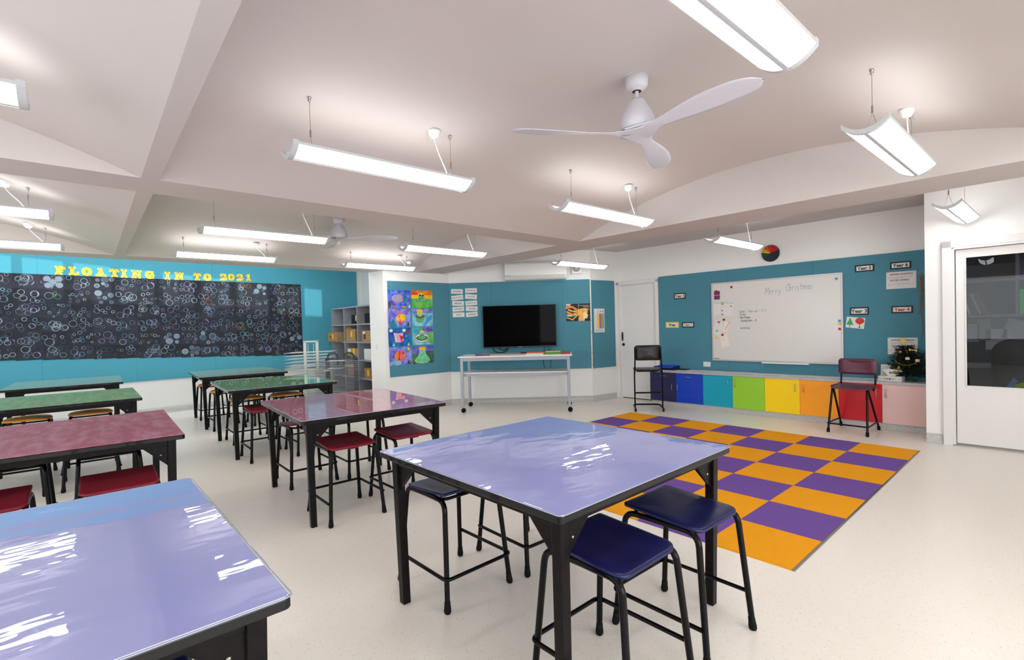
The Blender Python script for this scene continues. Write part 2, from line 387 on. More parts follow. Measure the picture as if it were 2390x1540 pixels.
# --- coved vinyl skirting
def skirting(name, frame, x0, x1, h=0.1, y=0.012):
    b = MB(); prof = [(0.0, 0.0), (-0.022, 0.0), (-0.012, 0.006), (-0.004, 0.02), (0.0, 0.045), (0.0, h), (0.012, h)]
    V = []
    for x in (x0, x1):
        for py, pz in prof: V.append(frame.at(x, pz, py + (0.0 if y == 0.012 else y)))
    n = len(prof); b.add(V, [(i, i + 1, n + i + 1, n + i) for i in range(n - 1)], basem, True); return struct(b.build(name))
skirting('baseboard_left', LW, UW + 0.1, 4.8); skirting('baseboard_alcove', EA, -0.07, EA.L); skirting('baseboard_screen', AB, 0, AB.L)
skirting('baseboard_corner', BC, 0, BC.L); skirting('baseboard_office', DW, 0, 0.14, y=-0.012)
b = MB(); b.box((3.62, 7.69, 0.05), (0.03, 0.38, 0.1), basem, rz=radians(12)); struct(b.build('baseboard_pillar'))

# --- glazed door on the right and its frame
def wall_empty(fr, x, z=0, y=0): return fr.at(x, z, y)
dr = MB()
dr.box((0.185, -0.02, 1.085), (0.078, 0.05, 2.17), gloss_white)
dr.box((0.70, -0.02, 2.135), (1.108, 0.05, 0.075), gloss_white); dr.box((1.215, -0.02, 1.085), (0.078, 0.05, 2.17), gloss_white)
dr.box((0.232, 0.02, 1.06), (0.026, 0.12, 2.1), gloss_white); dr.box((0.70, 0.02, 2.088), (0.96, 0.12, 0.026), gloss_white)
dr.box((1.168, 0.02, 1.06), (0.026, 0.12, 2.1), gloss_white)
df = struct(dr.build('trim_1', bevel=0.003, loc=DW.at(0, 0), rot=DW.a))
door = thing('door_1', 'white door with a large glass pane leading to the office', 'door', DW.at(0, 0), DW.a); door['kind'] = 'structure'
l_ = MB(); x0, x1 = 0.252, 1.15
for (xa, xb, za, zb) in ((x0, 0.322, 0.025, 2.07), (1.08, x1, 0.025, 2.07), (0.322, 1.08, 0.025, 0.64), (0.322, 1.08, 1.985, 2.07)):
    l_.box(((xa + xb) / 2, 0.03, (za + zb) / 2), (xb - xa, 0.04, zb - za), gloss_white)
l_.build('door_leaf', door)
l_ = MB()
for (cx, cz, ww, hh) in ((0.328, 1.312, 0.012, 1.36), (1.074, 1.312, 0.012, 1.36), (0.70, 0.636, 0.76, 0.012), (0.70, 1.989, 0.76, 0.012)):
    l_.box((cx, 0.006, cz), (ww, 0.012, hh), gloss_white)
l_.build('glazing_bead', door)
G = bpy.data.materials.new('door_glass'); G.use_nodes = True; nt = G.node_tree; nt.nodes.clear()
o_ = nt.nodes.new('ShaderNodeOutputMaterial'); mx = nt.nodes.new('ShaderNodeMixShader'); tr = nt.nodes.new('ShaderNodeBsdfTransparent'); gl = nt.nodes.new('ShaderNodeBsdfGlossy')
fn = nt.nodes.new('ShaderNodeFresnel'); fn.inputs[0].default_value = 1.42; gl.inputs['Roughness'].default_value = 0.0; tr.inputs[0].default_value = (0.42, 0.44, 0.47, 1)
nt.links.new(fn.outputs[0], mx.inputs[0]); nt.links.new(tr.outputs[0], mx.inputs[1]); nt.links.new(gl.outputs[0], mx.inputs[2]); nt.links.new(mx.outputs[0], o_.inputs[0])
l_ = MB(); l_.add([(0.322, 0.03, 0.64), (1.08, 0.03, 0.64), (1.08, 0.03, 1.985), (0.322, 0.03, 1.985)], [(0, 1, 2, 3)], G); l_.build('glass_pane', door)

# --- sliding door in the corner
dr = MB()
dr.box((0.005, -0.004, 1.08), (0.07, 0.03, 2.16), gloss_white); dr.box((0.825, -0.004, 1.08), (0.06, 0.03, 2.16), gloss_white)
dr.box((0.415, -0.004, 2.135), (0.88, 0.03, 0.07), gloss_white)
struct(dr.build('trim_2', bevel=0.003, loc=RW.at(0, 0), rot=RW.a))
sd = thing('door_2', 'plain white sliding door with a recessed pull in the corner', 'door', RW.at(0, 0), RW.a); sd['kind'] = 'structure'
l_ = MB(); l_.box((0.42, 0.05, 1.055), (0.78, 0.035, 2.08), gloss_white); l_.build('door_leaf', sd)
l_ = MB(); l_.box((0.42, 0.05, 0.006), (0.78, 0.02, 0.012), BLK); l_.build('floor_track', sd)
l_ = MB(); l_.box((0.075, 0.03, 1.15), (0.042, 0.012, 0.17), steel); l_.box((0.075, 0.023, 1.15), (0.022, 0.004, 0.12), BLK); l_.build('pull_handle', sd)
l_ = MB(); l_.lathe([(0.026, -0.01), (0.026, 0.01)], BLK, tf=Matrix.Rotation(PI / 2, 3, 'X'), c=(0.095, 0.025, 1.0)); l_.build('lock', sd)

# ------------------------------------------------------------------ pinboards
def pinboard(fr, x0, x1, z0, z1, M, label, seams=(), name='pinboard', edge=None):
    t = thing(name, label, 'pinboard', fr.at(0, 0), fr.a)
    cuts = [x0] + list(seams) + [x1]
    for a, c in zip(cuts, cuts[1:]):
        b = MB(); b.box(((a + c) / 2, 0.0075, (z0 + z1) / 2), (c - a - 0.001, 0.015, z1 - z0), M); b.build('felt_panel', t, bevel=0.002)
    return t
pinboard(LW, UW + 0.15, 4.81, 0.605, 3.2, blue_felt, 'bright turquoise felt pinboard covering the alcove wall behind the bubble drawings', (-3.0, -1.8, -0.55, 0.66, 1.87, 3.72))
pinboard(EA, 0.0, EA.L, 0.605, 2.205, teal, 'teal felt pinboard behind the grid of eight animal paintings')
tb = pinboard(AB, 0.0, AB.L - 0.02, 0.60, 2.205, teal, 'teal felt pinboard behind the wall-mounted television', (0.772, 2.051))
b = MB(); b.box((AB.L - 0.006, -0.004, 1.40), (0.02, 0.02, 1.61), mat('foil_strip', (232, 222, 208), 0.35, noise=(14, (205, 185, 165), 0.5, 0.6))); b.build('corner_strip', tb)
pinboard(BC, 0.012, BC.L, 0.595, 2.19, teal, 'narrow teal felt pinboard between the corner strip and sliding door')
pinboard(RW, 0.862, RW.L + 0.01, 0.56, 2.19, teal, 'long dark teal felt pinboard behind the whiteboard', (2.06, 3.26))

# ------------------------------------------------------------------ rug
r_ = thing('rug', 'chequered rug of orange and purple square carpet tiles', 'rug', (2.93, 1.09, 0), radians(0))
co = carpet('orange_pile', (246, 160, 24), (255, 178, 40)); cp = carpet('purple_pile', (104, 72, 150), (134, 100, 178))
ex = Vector((cos(radians(0.6)), sin(radians(0.6)), 0))
b1, b2 = MB(), MB(); g0 = Vector((2.914, 1.058, 0)); ux = Vector((0.5023, 0.0063, 0)); uy = Vector((-0.0076, 0.4996, 0))
for i in range(7):
    for j in range(7):
        c = g0 + ux * (i + 0.5) + uy * (j + 0.5) - Vector(r_.location)
        (b1 if (i + j) % 2 == 0 else b2).box((c.x, c.y, 0.004), (0.4995, 0.4995, 0.008), co if (i + j) % 2 == 0 else cp, rz=radians(0.8))
b1.build('orange_tiles', r_); b2.build('purple_tiles', r_)
b = MB(); c = g0 + ux * 3.5 - Vector(r_.location)
b.box((c.x, c.y - 0.008, 0.003), (3.52, 0.014, 0.006), steel, rz=radians(0.8)); b.build('edge_strip', r_)

# ------------------------------------------------------------------ stools
def seat_mesh(M, kind):
    """square saddle seat; -y is the table side (straight lip), +y the rounded outer side"""
    n = 20; W2, H2 = (0.18, 0.185) if kind == 'plastic' else (0.195, 0.175)
    top = []; 
    def outline(s_):
        if kind == 'plastic':
            w_, h_ = W2, H2
            P_ = arc(w_ - 0.045, h_ - 0.045, 0.045, 0, PI / 2, 5) + arc(-w_ + 0.045, h_ - 0.045, 0.045, PI / 2, PI, 5) + arc(-w_ + 0.012, -h_ + 0.012, 0.012, PI, 1.5 * PI, 2) + arc(w_ - 0.012, -h_ + 0.012, 0.012, 1.5 * PI, 2 * PI, 2)
            return [(px * s_, py * s_) for px, py in P_]
        return [((abs(cos(a)) ** 0.62) * (1 if cos(a) >= 0 else -1) * W2 * s_, (abs(sin(a)) ** 0.72) * (1 if sin(a) >= 0 else -1) * H2 * s_) for a in [2 * PI * i / 28 for i in range(28)]]
    def z(x, y):
        if kind == 'plastic': return 0.552 + 0.016 * (max(0, -y) / H2) ** 2 - 0.012 * (max(0, y) / H2) ** 3 + 0.004 * (x / W2) ** 2
        return 0.556 + 0.012 * (1 - (x / W2) ** 2) - 0.006
    b = MB(); V = []; F = []
    levels = [(1.0, 0), (0.93, 0.002 if kind == 'plastic' else 0.008), (0.7, 0), (0.4, 0), (0.12, 0)]
    N = len(outline(1))
    for sgn, off in ((1, 0.0), (-1, -0.013 if kind == 'plastic' else -0.012)):
        for s_, dz in levels:
            for x, y in outline(s_):
                lens = 0 if kind == 'plastic' else 0.018 * (1 - s_ ** 2) * sgn
                V.append((x, y, z(x, y) + off + (dz if sgn > 0 else 0) + lens))
    L = len(levels)
    for k in range(L - 1):
        for i in range(N):
            F.append((k * N + i, k * N + (i + 1) % N, (k + 1) * N + (i + 1) % N, (k + 1) * N + i))
            q = (L + k) * N; F.append((q + i, q + (i + 1) % N, q + N + (i + 1) % N, q + N + i))
    F.append(tuple((L - 1) * N + i for i in range(N))); F.append(tuple((2 * L - 1) * N + i for i in range(N)))
    for i in range(N): F.append((i, (i + 1) % N, L * N + (i + 1) % N, L * N + i))
    b.add(V, F, M, True)
    if kind == 'plastic':
        b.box((0, 0.16, 0.528), (0.07, 0.03, 0.016), M); b.box((0, -0.12, 0.528), (0.07, 0.03, 0.016), M)
    return b
def make_stool(M, kind, label, group, loc, rz):
    t = thing('stool', label, 'stool', loc, rz, group)
    seat_mesh(M, kind).build('seat', t)
    b = MB(); b.tube([(x, y, 0.53) for x, y in rrect(0.325, 0.30, 0.04)], 0.009, black_metal, closed=True); b.build('seat_frame', t)
    for sx in (-1, 1):
        for sy in (-1, 1):
            b = MB(); b.tube(fillet([(sx * 0.205, sy * 0.225, 0.012), (sx * 0.172, sy * 0.178, 0.531), (sx * 0.168, 0, 0.531)], 0.055), 0.0135, black_metal, n=10)
            lg = b.build('leg', t)
            b = MB(); b.lathe([(0.0, 0.0), (0.013, 0.001), (0.0175, 0.008), (0.018, 0.02), (0.0155, 0.04), (0.0145, 0.058)], rubber, c=(0, 0, 0), n=12)
            b.v = [(x + sx * (0.2055 - 0.0635 * z), y + sy * (0.2255 - 0.09 * z), z) for x, y, z in b.v]
            b.build('rubber_tip', lg)
    b = MB(); b.tube(fillet([(-0.211, 0.208, 0.165), (-0.211, -0.232, 0.165), (0.211, -0.232, 0.165), (0.211, 0.208, 0.165)], 0.035), 0.0095, black_metal); b.build('foot_rail', t)
    return t
navy_s = mat('navy_seat_plastic', (18, 20, 66), 0.33, spec=0.35, noise=(5, (24, 27, 80), 0.35, 0.7)); maroon_s = mat('maroon_seat_plastic', (118, 20, 38), 0.35, spec=0.35)
mustard_s = mat('mustard_seat_plastic', (226, 148, 44), 0.4)
protos = {}
def stool(kind, x, y, rz, label):
    M, k, g = {'navy': (navy_s, 'plastic', 'navy stools at the blue tables'), 'maroon': (maroon_s, 'plastic', 'maroon stools at the red and green tables'),
               'mustard': (mustard_s, 'lens', 'mustard stools at the green tables')}[kind]
    if kind not in protos: protos[kind] = make_stool(M, k, label, g, (x, y, 0), rz); return protos[kind]
    return dup(protos[kind], (x, y, 0), rz, label, g)
stool('navy', 1.50, 1.195, PI + 0.02, 'navy stool closest to the camera, pushed under the near corner of the blue table')
stool('navy', 2.025, 1.20, PI, 'navy stool at the right end of the blue table, in front of the rug')
stool('navy', 1.49, 2.265, 0.03, 'navy stool tucked under the left corner of the front blue table')
stool('navy', 2.02, 2.25, 0.0, 'navy stool mostly hidden under the far side of the front blue table')
stool('navy', 0.0, 1.66, PI, 'navy stool barely showing below the cropped blue table at bottom left')
stool('maroon', 1.475, 3.72, PI, 'maroon stool at the near left corner of the right red table, wholly in view')
stool('maroon', 1.975, 3.70, PI + 0.02, 'maroon stool at the near right end of the right red table')
stool('maroon', 1.535, 4.81, 0.0, 'maroon stool on the far side of the right red table, left one')
stool('maroon', 2.035, 4.745, 0.0, 'maroon stool with hidden seat under the far right of the right red table')
stool('maroon', 1.50, 6.05, PI, 'maroon stool before the bright green table at the centre, left one')
stool('maroon', 1.965, 6.0, PI, 'maroon stool before the bright green table at the centre, right one')
stool('mustard', 1.56, 7.17, 0.0, 'mustard stool between the bright green and grey-green tables, left of the two')
stool('mustard', 2.05, 7.15, 0.0, 'mustard stool between the bright green and grey-green tables, right of the two')
stool('mustard', 1.55, 8.385, PI, 'mustard stool on the near side of the far right grey-green table, left one')
stool('mustard', 2.08, 8.37, PI, 'mustard stool on the near side of the far right grey-green table, right one')
stool('mustard', 1.57, 9.61, 0.0, 'mustard stool behind the far right grey-green table, nearest the turquoise wall')
stool('mustard', 2.06, 9.6, 0.0, 'mustard stool behind the far right grey-green table, its right one')
stool('mustard', 0.01, 7.36, 0.0, 'mustard stool behind the left green table, the right one of the pair')
stool('mustard', -0.50, 7.36, 0.0, 'mustard stool behind the left green table, at the picture edge')
stool('maroon', 0.10, 4.82, 0.0, 'maroon stool half hidden behind the left red table, right one')
stool('maroon', -0.42, 4.82, 0.0, 'maroon stool half hidden behind the left red table, left one')
stool('maroon', 0.12, 3.73, PI, 'maroon stool between the left blue and left red tables, its seat fully seen')
stool('maroon', -0.44, 3.73, PI, 'maroon stool cut by the left picture edge, in front of the left red table')
stool('maroon', 0.0, 6.26, PI, 'maroon stool under the near side of the left green table, right one')
stool('maroon', -0.53, 6.25, PI, 'maroon stool under the near side of the left green table, left one')

# ------------------------------------------------------------------ tables
top_blue = mat('blue_table_top', (142, 150, 220), 0.45, noise=(1.5, (152, 160, 226), 0.35, 0.65), coat=1, coat_rough=0.02, coat_bump=(2.2, 0.19, (1.0, 2.2, 1.0)), coat_ior=2.7)
def scratched(name, c1, c2, rough=0.25, coat=0.35, crough=0.08, cior=1.5):
    M = mat(name, c1, rough, coat=coat, coat_rough=crough, spec=0.3, coat_ior=cior); nt = M.node_tree; bs = nt.nodes['Principled BSDF']
    tc = nt.nodes.new('ShaderNodeTexCoord'); mp = nt.nodes.new('ShaderNodeMapping'); mp.inputs['Scale'].default_value = (7, 2.0, 1)
    n = nt.nodes.new('ShaderNodeTexNoise'); n.inputs['Scale'].default_value = 2.4; n.inputs['Detail'].default_value = 3; n.inputs['Roughness'].default_value = 0.55
    r = nt.nodes.new('ShaderNodeValToRGB'); r.color_ramp.elements[0].position = 0.42; r.color_ramp.elements[1].position = 0.78
    r.color_ramp.elements[0].color = lin(c1) + (1,); r.color_ramp.elements[1].color = lin(c2) + (1,)
    nt.links.new(tc.outputs['Object'], mp.inputs[0]); nt.links.new(mp.outputs[0], n.inputs['Vector']); nt.links.new(n.outputs['Fac'], r.inputs[0]); nt.links.new(r.outputs[0], bs.inputs['Base Color'])
    return M
top_red = scratched('red_table_top', (166, 78, 98), (196, 136, 156), 0.4, 0.45); top_green = scratched('green_table_top', (104, 152, 96), (150, 184, 146), 0.4, 0.45)
top_grey = scratched('grey_green_table_top', (134, 158, 142), (150, 170, 156))
top_red_film = scratched('red_table_top_film', (190, 96, 116), (204, 126, 144), 0.4, 1.0, 0.015, 2.5); top_green_film = scratched('green_table_top_film', (104, 166, 98), (122, 176, 118), 0.4, 1.0, 0.015, 2.3)
edge_dark = mat('dark_edge_band', (20, 18, 21), 0.22, coat=0.25, spec=0.2); film = mat('clear_film', (150, 156, 176), 0.12, coat=1)
def table(label, cx, cy, w_, d_, rz, top, wrapped=False, inset=0.066, H=0.78):
    t = thing('table', label, 'table', (cx, cy, 0), rz, 'high tables in the classroom')
    b = MB(); b.prism([(x, y) for x, y in rrect(w_ - 0.006, d_ - 0.006, 0.012, 3)], top, H - 0.004, H); b.build('tabletop', t, bevel=0.0015)
    b = MB(); b.prism([(x, y) for x, y in rrect(w_, d_, 0.016, 3)], edge_dark, H - 0.032, H - 0.004); b.build('edge_band', t, bevel=0.004)
    ax, ay = w_ / 2 - inset, d_ / 2 - inset; s_ = 0.045; leg_top = H - 0.033
    b = MB()
    for sy in (-1, 1): b.box((0, sy * ay, leg_top - 0.019), (2 * ax - s_, s_ * 0.6, 0.038), brown_metal)
    for sx in (-1, 1): b.box((sx * ax, 0, leg_top - 0.019), (s_ * 0.6, 2 * ay - s_, 0.038), brown_metal)
    b.build('apron', t, bevel=0.002)
    for sx in (-1, 1):
        for sy in (-1, 1):
            b = MB(); q = 0.012; h = s_ / 2
            P = [(sx * (ax - q) + a * h * 0.92, sy * (ay - q) + c * h * 0.92, 0.0) for a, c in ((-1, -1), (1, -1), (1, 1), (-1, 1))] + [(sx * ax + a * h, sy * ay + c * h, leg_top) for a, c in ((-1, -1), (1, -1), (1, 1), (-1, 1))]
            b.add(P, [(3, 2, 1, 0), (4, 5, 6, 7), (0, 1, 5, 4), (1, 2, 6, 5), (2, 3, 7, 6), (3, 0, 4, 7)], brown_metal)
            lg = b.build('leg', t, bevel=0.003)
            for ax_ in (0, 1):
                b = MB(); L = 0.125
                # triangular gusset plate hanging below the apron, beside the leg
                if ax_ == 0:
                    tf = Matrix(((1, 0, 0), (0, 0, 1), (0, 1, 0)))
                    x0 = sx * (ax - h); pts = [(x0, leg_top - 0.037), (x0 - sx * L, leg_top - 0.037), (x0, leg_top - 0.037 - L)]
                    b.prism(pts, brown_metal, sy * ay - 0.006, sy * ay + 0.006, tf=tf)
                    b.lathe([(0.006, -0.009), (0.006, 0.009)], steel, c=(x0 - sx * 0.035, sy * ay, leg_top - 0.09), n=8, tf=Matrix.Rotation(PI / 2, 3, 'X'))
                else:
                    tf = Matrix(((0, 0, 1), (1, 0, 0), (0, 1, 0)))
                    y0 = sy * (ay - h); pts = [(y0, leg_top - 0.037), (y0 - sy * L, leg_top - 0.037), (y0, leg_top - 0.037 - L)]
                    b.prism(pts, brown_metal, sx * ax - 0.006, sx * ax + 0.006, tf=tf)
                b.build('gusset', lg)
    if wrapped:
        b = MB(); n_ = rrect(w_ + 0.006, d_ + 0.006, 0.02, 3)
        b.tube([(x, y, H - 0.0015) for x, y in n_], 0.0022, film, n=6, closed=True); b.build('film_hem', t)
    return t
table('glossy blue high table in the foreground, centre of the picture', 1.742, 1.738, 1.235, 1.245, radians(1.3), top_blue, True)
table('glossy blue high table cropped by the bottom left corner', -0.285, 1.86, 1.235, 1.31, radians(1.2), top_blue, True)
table('scratched red high table in the right row, behind the front blue one', 1.714, 4.175, 1.15, 1.35, radians(-3.0), top_red_film, True)
table('scratched red high table in the left row, cut by the picture edge', -0.14, 4.37, 1.2, 1.36, radians(-1.0), top_red)
table('bright green high table in the right row, third from the camera', 1.765, 6.745, 1.18, 1.42, radians(-2.5), top_green_film, True)
table('bright green high table in the left row', -0.19, 6.90, 1.2, 1.32, 0, top_green)
table('dull grey-green high table farthest back in the right row', 1.85, 9.08, 1.21, 1.5, radians(-2.5), top_grey)
table('dull grey-green high table farthest back in the left row', -0.22, 9.43, 1.2, 1.48, radians(-1.0), top_grey)

# ------------------------------------------------------------------ pendant lights and fans
def make_light(label, loc, L=1.2, Wd=0.205, group='curved pendant lights in rows'):
    """origin at the fixture centre, 2.33 m above the floor"""
    t = thing('pendant_light', label, 'light', loc, 0, group)
    h = Wd / 2; sag = 0.05
    def cz(y): return sag * (y / h) ** 2
    def strip(y0, y1, dz, x0, x1, n=7):
        V = []; F = []
        for i in range(n + 1):
            y = y0 + (y1 - y0) * i / n; V += [(x0, y, cz(y) + dz), (x1, y, cz(y) + dz)]
        for i in range(n): F.append((2 * i, 2 * i + 1, 2 * i + 3, 2 * i + 2))
        return V, F
    e = 0.028; hx = L / 2
    for y0, y1 in ((-h + 0.003, -0.008), (0.008, h - 0.003)):
        b = MB(); V, F = strip(y0, y1, 0, -hx + e, hx - e); b.add(V, F, glow, True)
        V, F = strip(y0, y1, 0.014, -hx + e, hx - e); b.add(V, F, glow_up, True); b.build('diffuser', t)
    b = MB(); V1, F = strip(-0.009, 0.009, -0.003, -hx + e, hx - e, 2); b.add(V1, F, grey_plastic)
    b.box((0, 0, 0.012), (L - 2 * e, 0.016, 0.018), grey_plastic)
    for s_ in (-1, 1): b.box((0, s_ * (h - 0.0015), sag + 0.005), (L - 2 * e, 0.004, 0.014), grey_plastic)
    b.build('spine', t)
    for s_ in (-1, 1):
        b = MB(); xa, xb = s_ * (hx - e), s_ * hx; V = []; F = []; n = 12
        for i in range(n + 1):
            y = -h + Wd * i / n; V += [(xa, y, cz(y) - 0.004), (xb, y, cz(y) - 0.004), (xb, y, cz(y) + 0.020), (xa, y, cz(y) + 0.020)]
        for i in range(n):
            for k in range(4): F.append((4 * i + k, 4 * i + (k + 1) % 4, 4 * i + 4 + (k + 1) % 4, 4 * i + 4 + k))
        F += [(0, 1, 2, 3), (4 * n + 3, 4 * n + 2, 4 * n + 1, 4 * n)]
        b.add(V, F, grey_plastic); b.build('end_cap', t)
    return t
def finish_light(t, dzl, dzr, dzc):
    """wires and flex up to the ceiling, dz.. = ceiling height above the fixture"""
    for x, top in ((-0.46, dzl), (0.46, dzr)):
        b = MB(); b.tube([(x, 0, 0.16), (x, 0, top - 0.02)], 0.0016, steel, n=5)
        b.tube([(x, 0, 0.135), (x, 0, 0.175)], 0.005, steel, n=6)
        for s_ in (-1, 1): b.tube([(x, s_ * 0.035, 0.02), (x, 0, 0.14)], 0.0013, steel, n=4)
        b.lathe([(0.007, top - 0.028), (0.009, top - 0.02), (0.006, top - 0.012), (0.011, top - 0.01), (0.011, top)], steel, c=(x, 0, 0), n=8)
        b.build('suspension_wire', t)
    b = MB(); P = [Vector((0.335, 0, dzc - 0.045)), Vector((0.36, 0, dzc * 0.55)), Vector((0.43, 0, 0.13)), Vector((0.455, 0, 0.02))]
    pts = [(P[0] * (1 - s) ** 3 + P[1] * 3 * s * (1 - s) ** 2 + P[2] * 3 * s * s * (1 - s) + P[3] * s ** 3) for s in [i / 10 for i in range(11)]]
    b.tube(pts, 0.004, plastic_white, n=6); b.build('power_flex', t)
    b = MB(); b.lathe([(0.0, dzc - 0.05), (0.022, dzc - 0.048), (0.034, dzc - 0.03), (0.042, dzc - 0.008), (0.043, dzc)], plastic_white, c=(0.335, 0, 0), n=16); b.build('ceiling_rose', t)
ZF = 2.33
rows = ((0.72, 'nearest row'), (2.77, 'second row'), (5.30, 'third row'), (7.05, 'farthest row'))
spots = [
 (1.43, 0.72, 1.2, 'large curved pendant light cropped by the top edge of the picture'),
 (3.63, 0.72, 1.22, 'curved pendant light end-on at upper right, below the top one'),
 (6.34, 0.78, 1.14, 'small curved pendant light above the glazed door at far right'),
 (-0.745, 2.78, 1.2, 'curved pendant light cut by the left edge high up'),
 (1.43, 2.77, 1.17, 'long curved pendant light left of the big fan'),
 (3.56, 2.785, 1.25, 'curved pendant light below the big fan, in front of the beam'),
 (6.26, 2.87, 1.24, 'curved pendant light hanging beside the rainbow clock'),
 (-0.76, 5.27, 1.2, 'upper of the two lights cut by the left edge above the turquoise board'),
 (1.40, 5.30, 1.17, 'curved pendant light touching the far fan on its left'),
 (3.47, 5.26, 1.22, 'curved pendant light to the right of the far fan'),
 (6.14, 5.35, 1.20, 'curved pendant light in front of the air conditioner'),
 (-0.745, 7.06, 1.2, 'lower of the two lights cut by the left edge above the turquoise board'),
 (1.375, 7.02, 1.13, 'curved pendant light above the number of the yellow heading, second from left at back'),
 (3.45, 7.05, 1.16, 'curved pendant light at the back above the drying racks'),
]
for x, y, L, lab in spots:
    zf = ZF
    t = make_light(lab, (x, y, zf), L)
    finish_light(t, ceil_z(x - 0.46, y) - zf, ceil_z(x + 0.46, y) - zf, ceil_z(x + 0.335, y) - zf)

fan_w = mat('fan_white', (208, 206, 214), 0.35)
def fan(label, x, y, zb, R, angs):
    zc = ceil_z(x, y) + 0.004; t = thing('ceiling_fan', label, 'fan', (x, y, zb), 0, 'three-blade ceiling fans')
    top = zc - zb
    b = MB(); b.lathe([(0.0, top - 0.085), (0.035, top - 0.085), (0.037, top - 0.078), (0.052, top - 0.075), (0.062, top - 0.055), (0.068, top)], fan_w, n=28); b.build('ceiling_canopy', t)
    b = MB(); b.tube([(0, 0, 0.13), (0, 0, top - 0.07)], 0.011, fan_w, n=12); b.lathe([(0.026, top - 0.0855), (0.026, top - 0.08)], BLK, n=16); b.build('down_rod', t)
    b = MB(); b.lathe([(0.0, 0.012), (0.086, 0.012), (0.096, 0.02), (0.096, 0.07), (0.085, 0.105), (0.047, 0.175), (0.04, 0.185), (0.0, 0.188)], fan_w, n=28); b.build('motor_housing', t)
    n = 26; m_ = 8
    for a in angs:
        b = MB(); V = []; F = []; ca, sa = cos(a), sin(a)
        for i in range(n + 1):
            s = i / n; r = 0.0 + s * R
            q_ = min(1, max(0, (s - 0.1) / 0.62)); w_ = 0.085 * (1 - min(1, r / 0.17)) ** 1.2 + 0.028 + 0.048 * q_ * q_ * (3 - 2 * q_)
            if s > 0.80: w_ *= sqrt(max(0.0, 1 - ((s - 0.80) / 0.201) ** 2))
            sweep = -0.02 * sin(PI * s); tw = -0.34 * min(1, r / 0.2) * (1 - 0.55 * s)
            for j in range(m_ + 1):
                c = (2 * j / m_ - 1) * w_ ; th_ = 0.006 * (1 - (2 * j / m_ - 1) ** 2) + 0.0015
                lx, ly, lz = r, c + sweep, c * tw
                for q in (-1, 1): V.append((lx * ca - ly * sa, lx * sa + ly * ca, lz + q * th_ * 0.5))
        K = 2 * (m_ + 1)
        for i in range(n):
            for j in range(m_):
                A = i * K + 2 * j
                F.append((A, A + 2, A + K + 2, A + K)); F.append((A + 1, A + 3, A + K + 3, A + K + 1))
            F.append((i * K, i * K + 1, (i + 1) * K + 1, (i + 1) * K)); A = i * K + K - 2; F.append((A, A + 1, A + K + 1, A + K))
        b.add(V, F, fan_w, True); b.build('blade', t)
fan('large white three-blade ceiling fan near the camera', 2.41, 1.65, 2.475, 0.72, [radians(q) for q in (146, -96, 22)])
fan('distant white three-blade ceiling fan over the green tables', 2.35, 5.86, 2.50, 0.71, [radians(q) for q in (80, -160, -42)])

# smoke detector near the alcove
b = MB(); b.lathe([(0.0, -0.05), (0.03, -0.048), (0.038, -0.03), (0.05, -0.028), (0.055, 0)], plastic_white); tag(b.build('smoke_detector', loc=(4.03, 7.2, ceil_z(4.03, 7.2) + 0.002)), 'white smoke detector on the ceiling above the paintings', 'smoke detector')

# ------------------------------------------------------------------ bubble drawings on the turquoise board
chalk = [mat('chalk_' + k, c, 0.85) for k, c in (('white', (176, 190, 200)), ('blue', (128, 176, 204)), ('violet', (150, 120, 180)), ('faint', (92, 104, 118)), ('orange', (176, 108, 74)), ('green', (88, 150, 116)), ('haze', (70, 82, 100)), ('soft', (120, 138, 152)))]
black_paper = [mat('black_paper', (34, 37, 47), 0.85, noise=(6, (50, 56, 68), 0.4, 0.75)), mat('black_paper_dull', (28, 30, 40), 0.85, noise=(5, (42, 46, 58), 0.4, 0.75))]
colx = [-1.145, -0.84, -0.535, -0.217, 0.086, 0.393, 0.699, 1.014, 1.322, 1.624, 1.947, 2.256, 2.572, 2.892, 3.21, 3.524]
ordin = ['first', 'second', 'third', 'fourth', 'fifth', 'sixth', 'seventh', 'eighth', 'ninth', 'tenth', 'eleventh', 'twelfth', 'thirteenth', 'fourteenth', 'fifteenth']
rown = ['top row', 'second row', 'third row', 'fourth row', 'fifth row', 'bottom row']
r1 = random.Random(3)
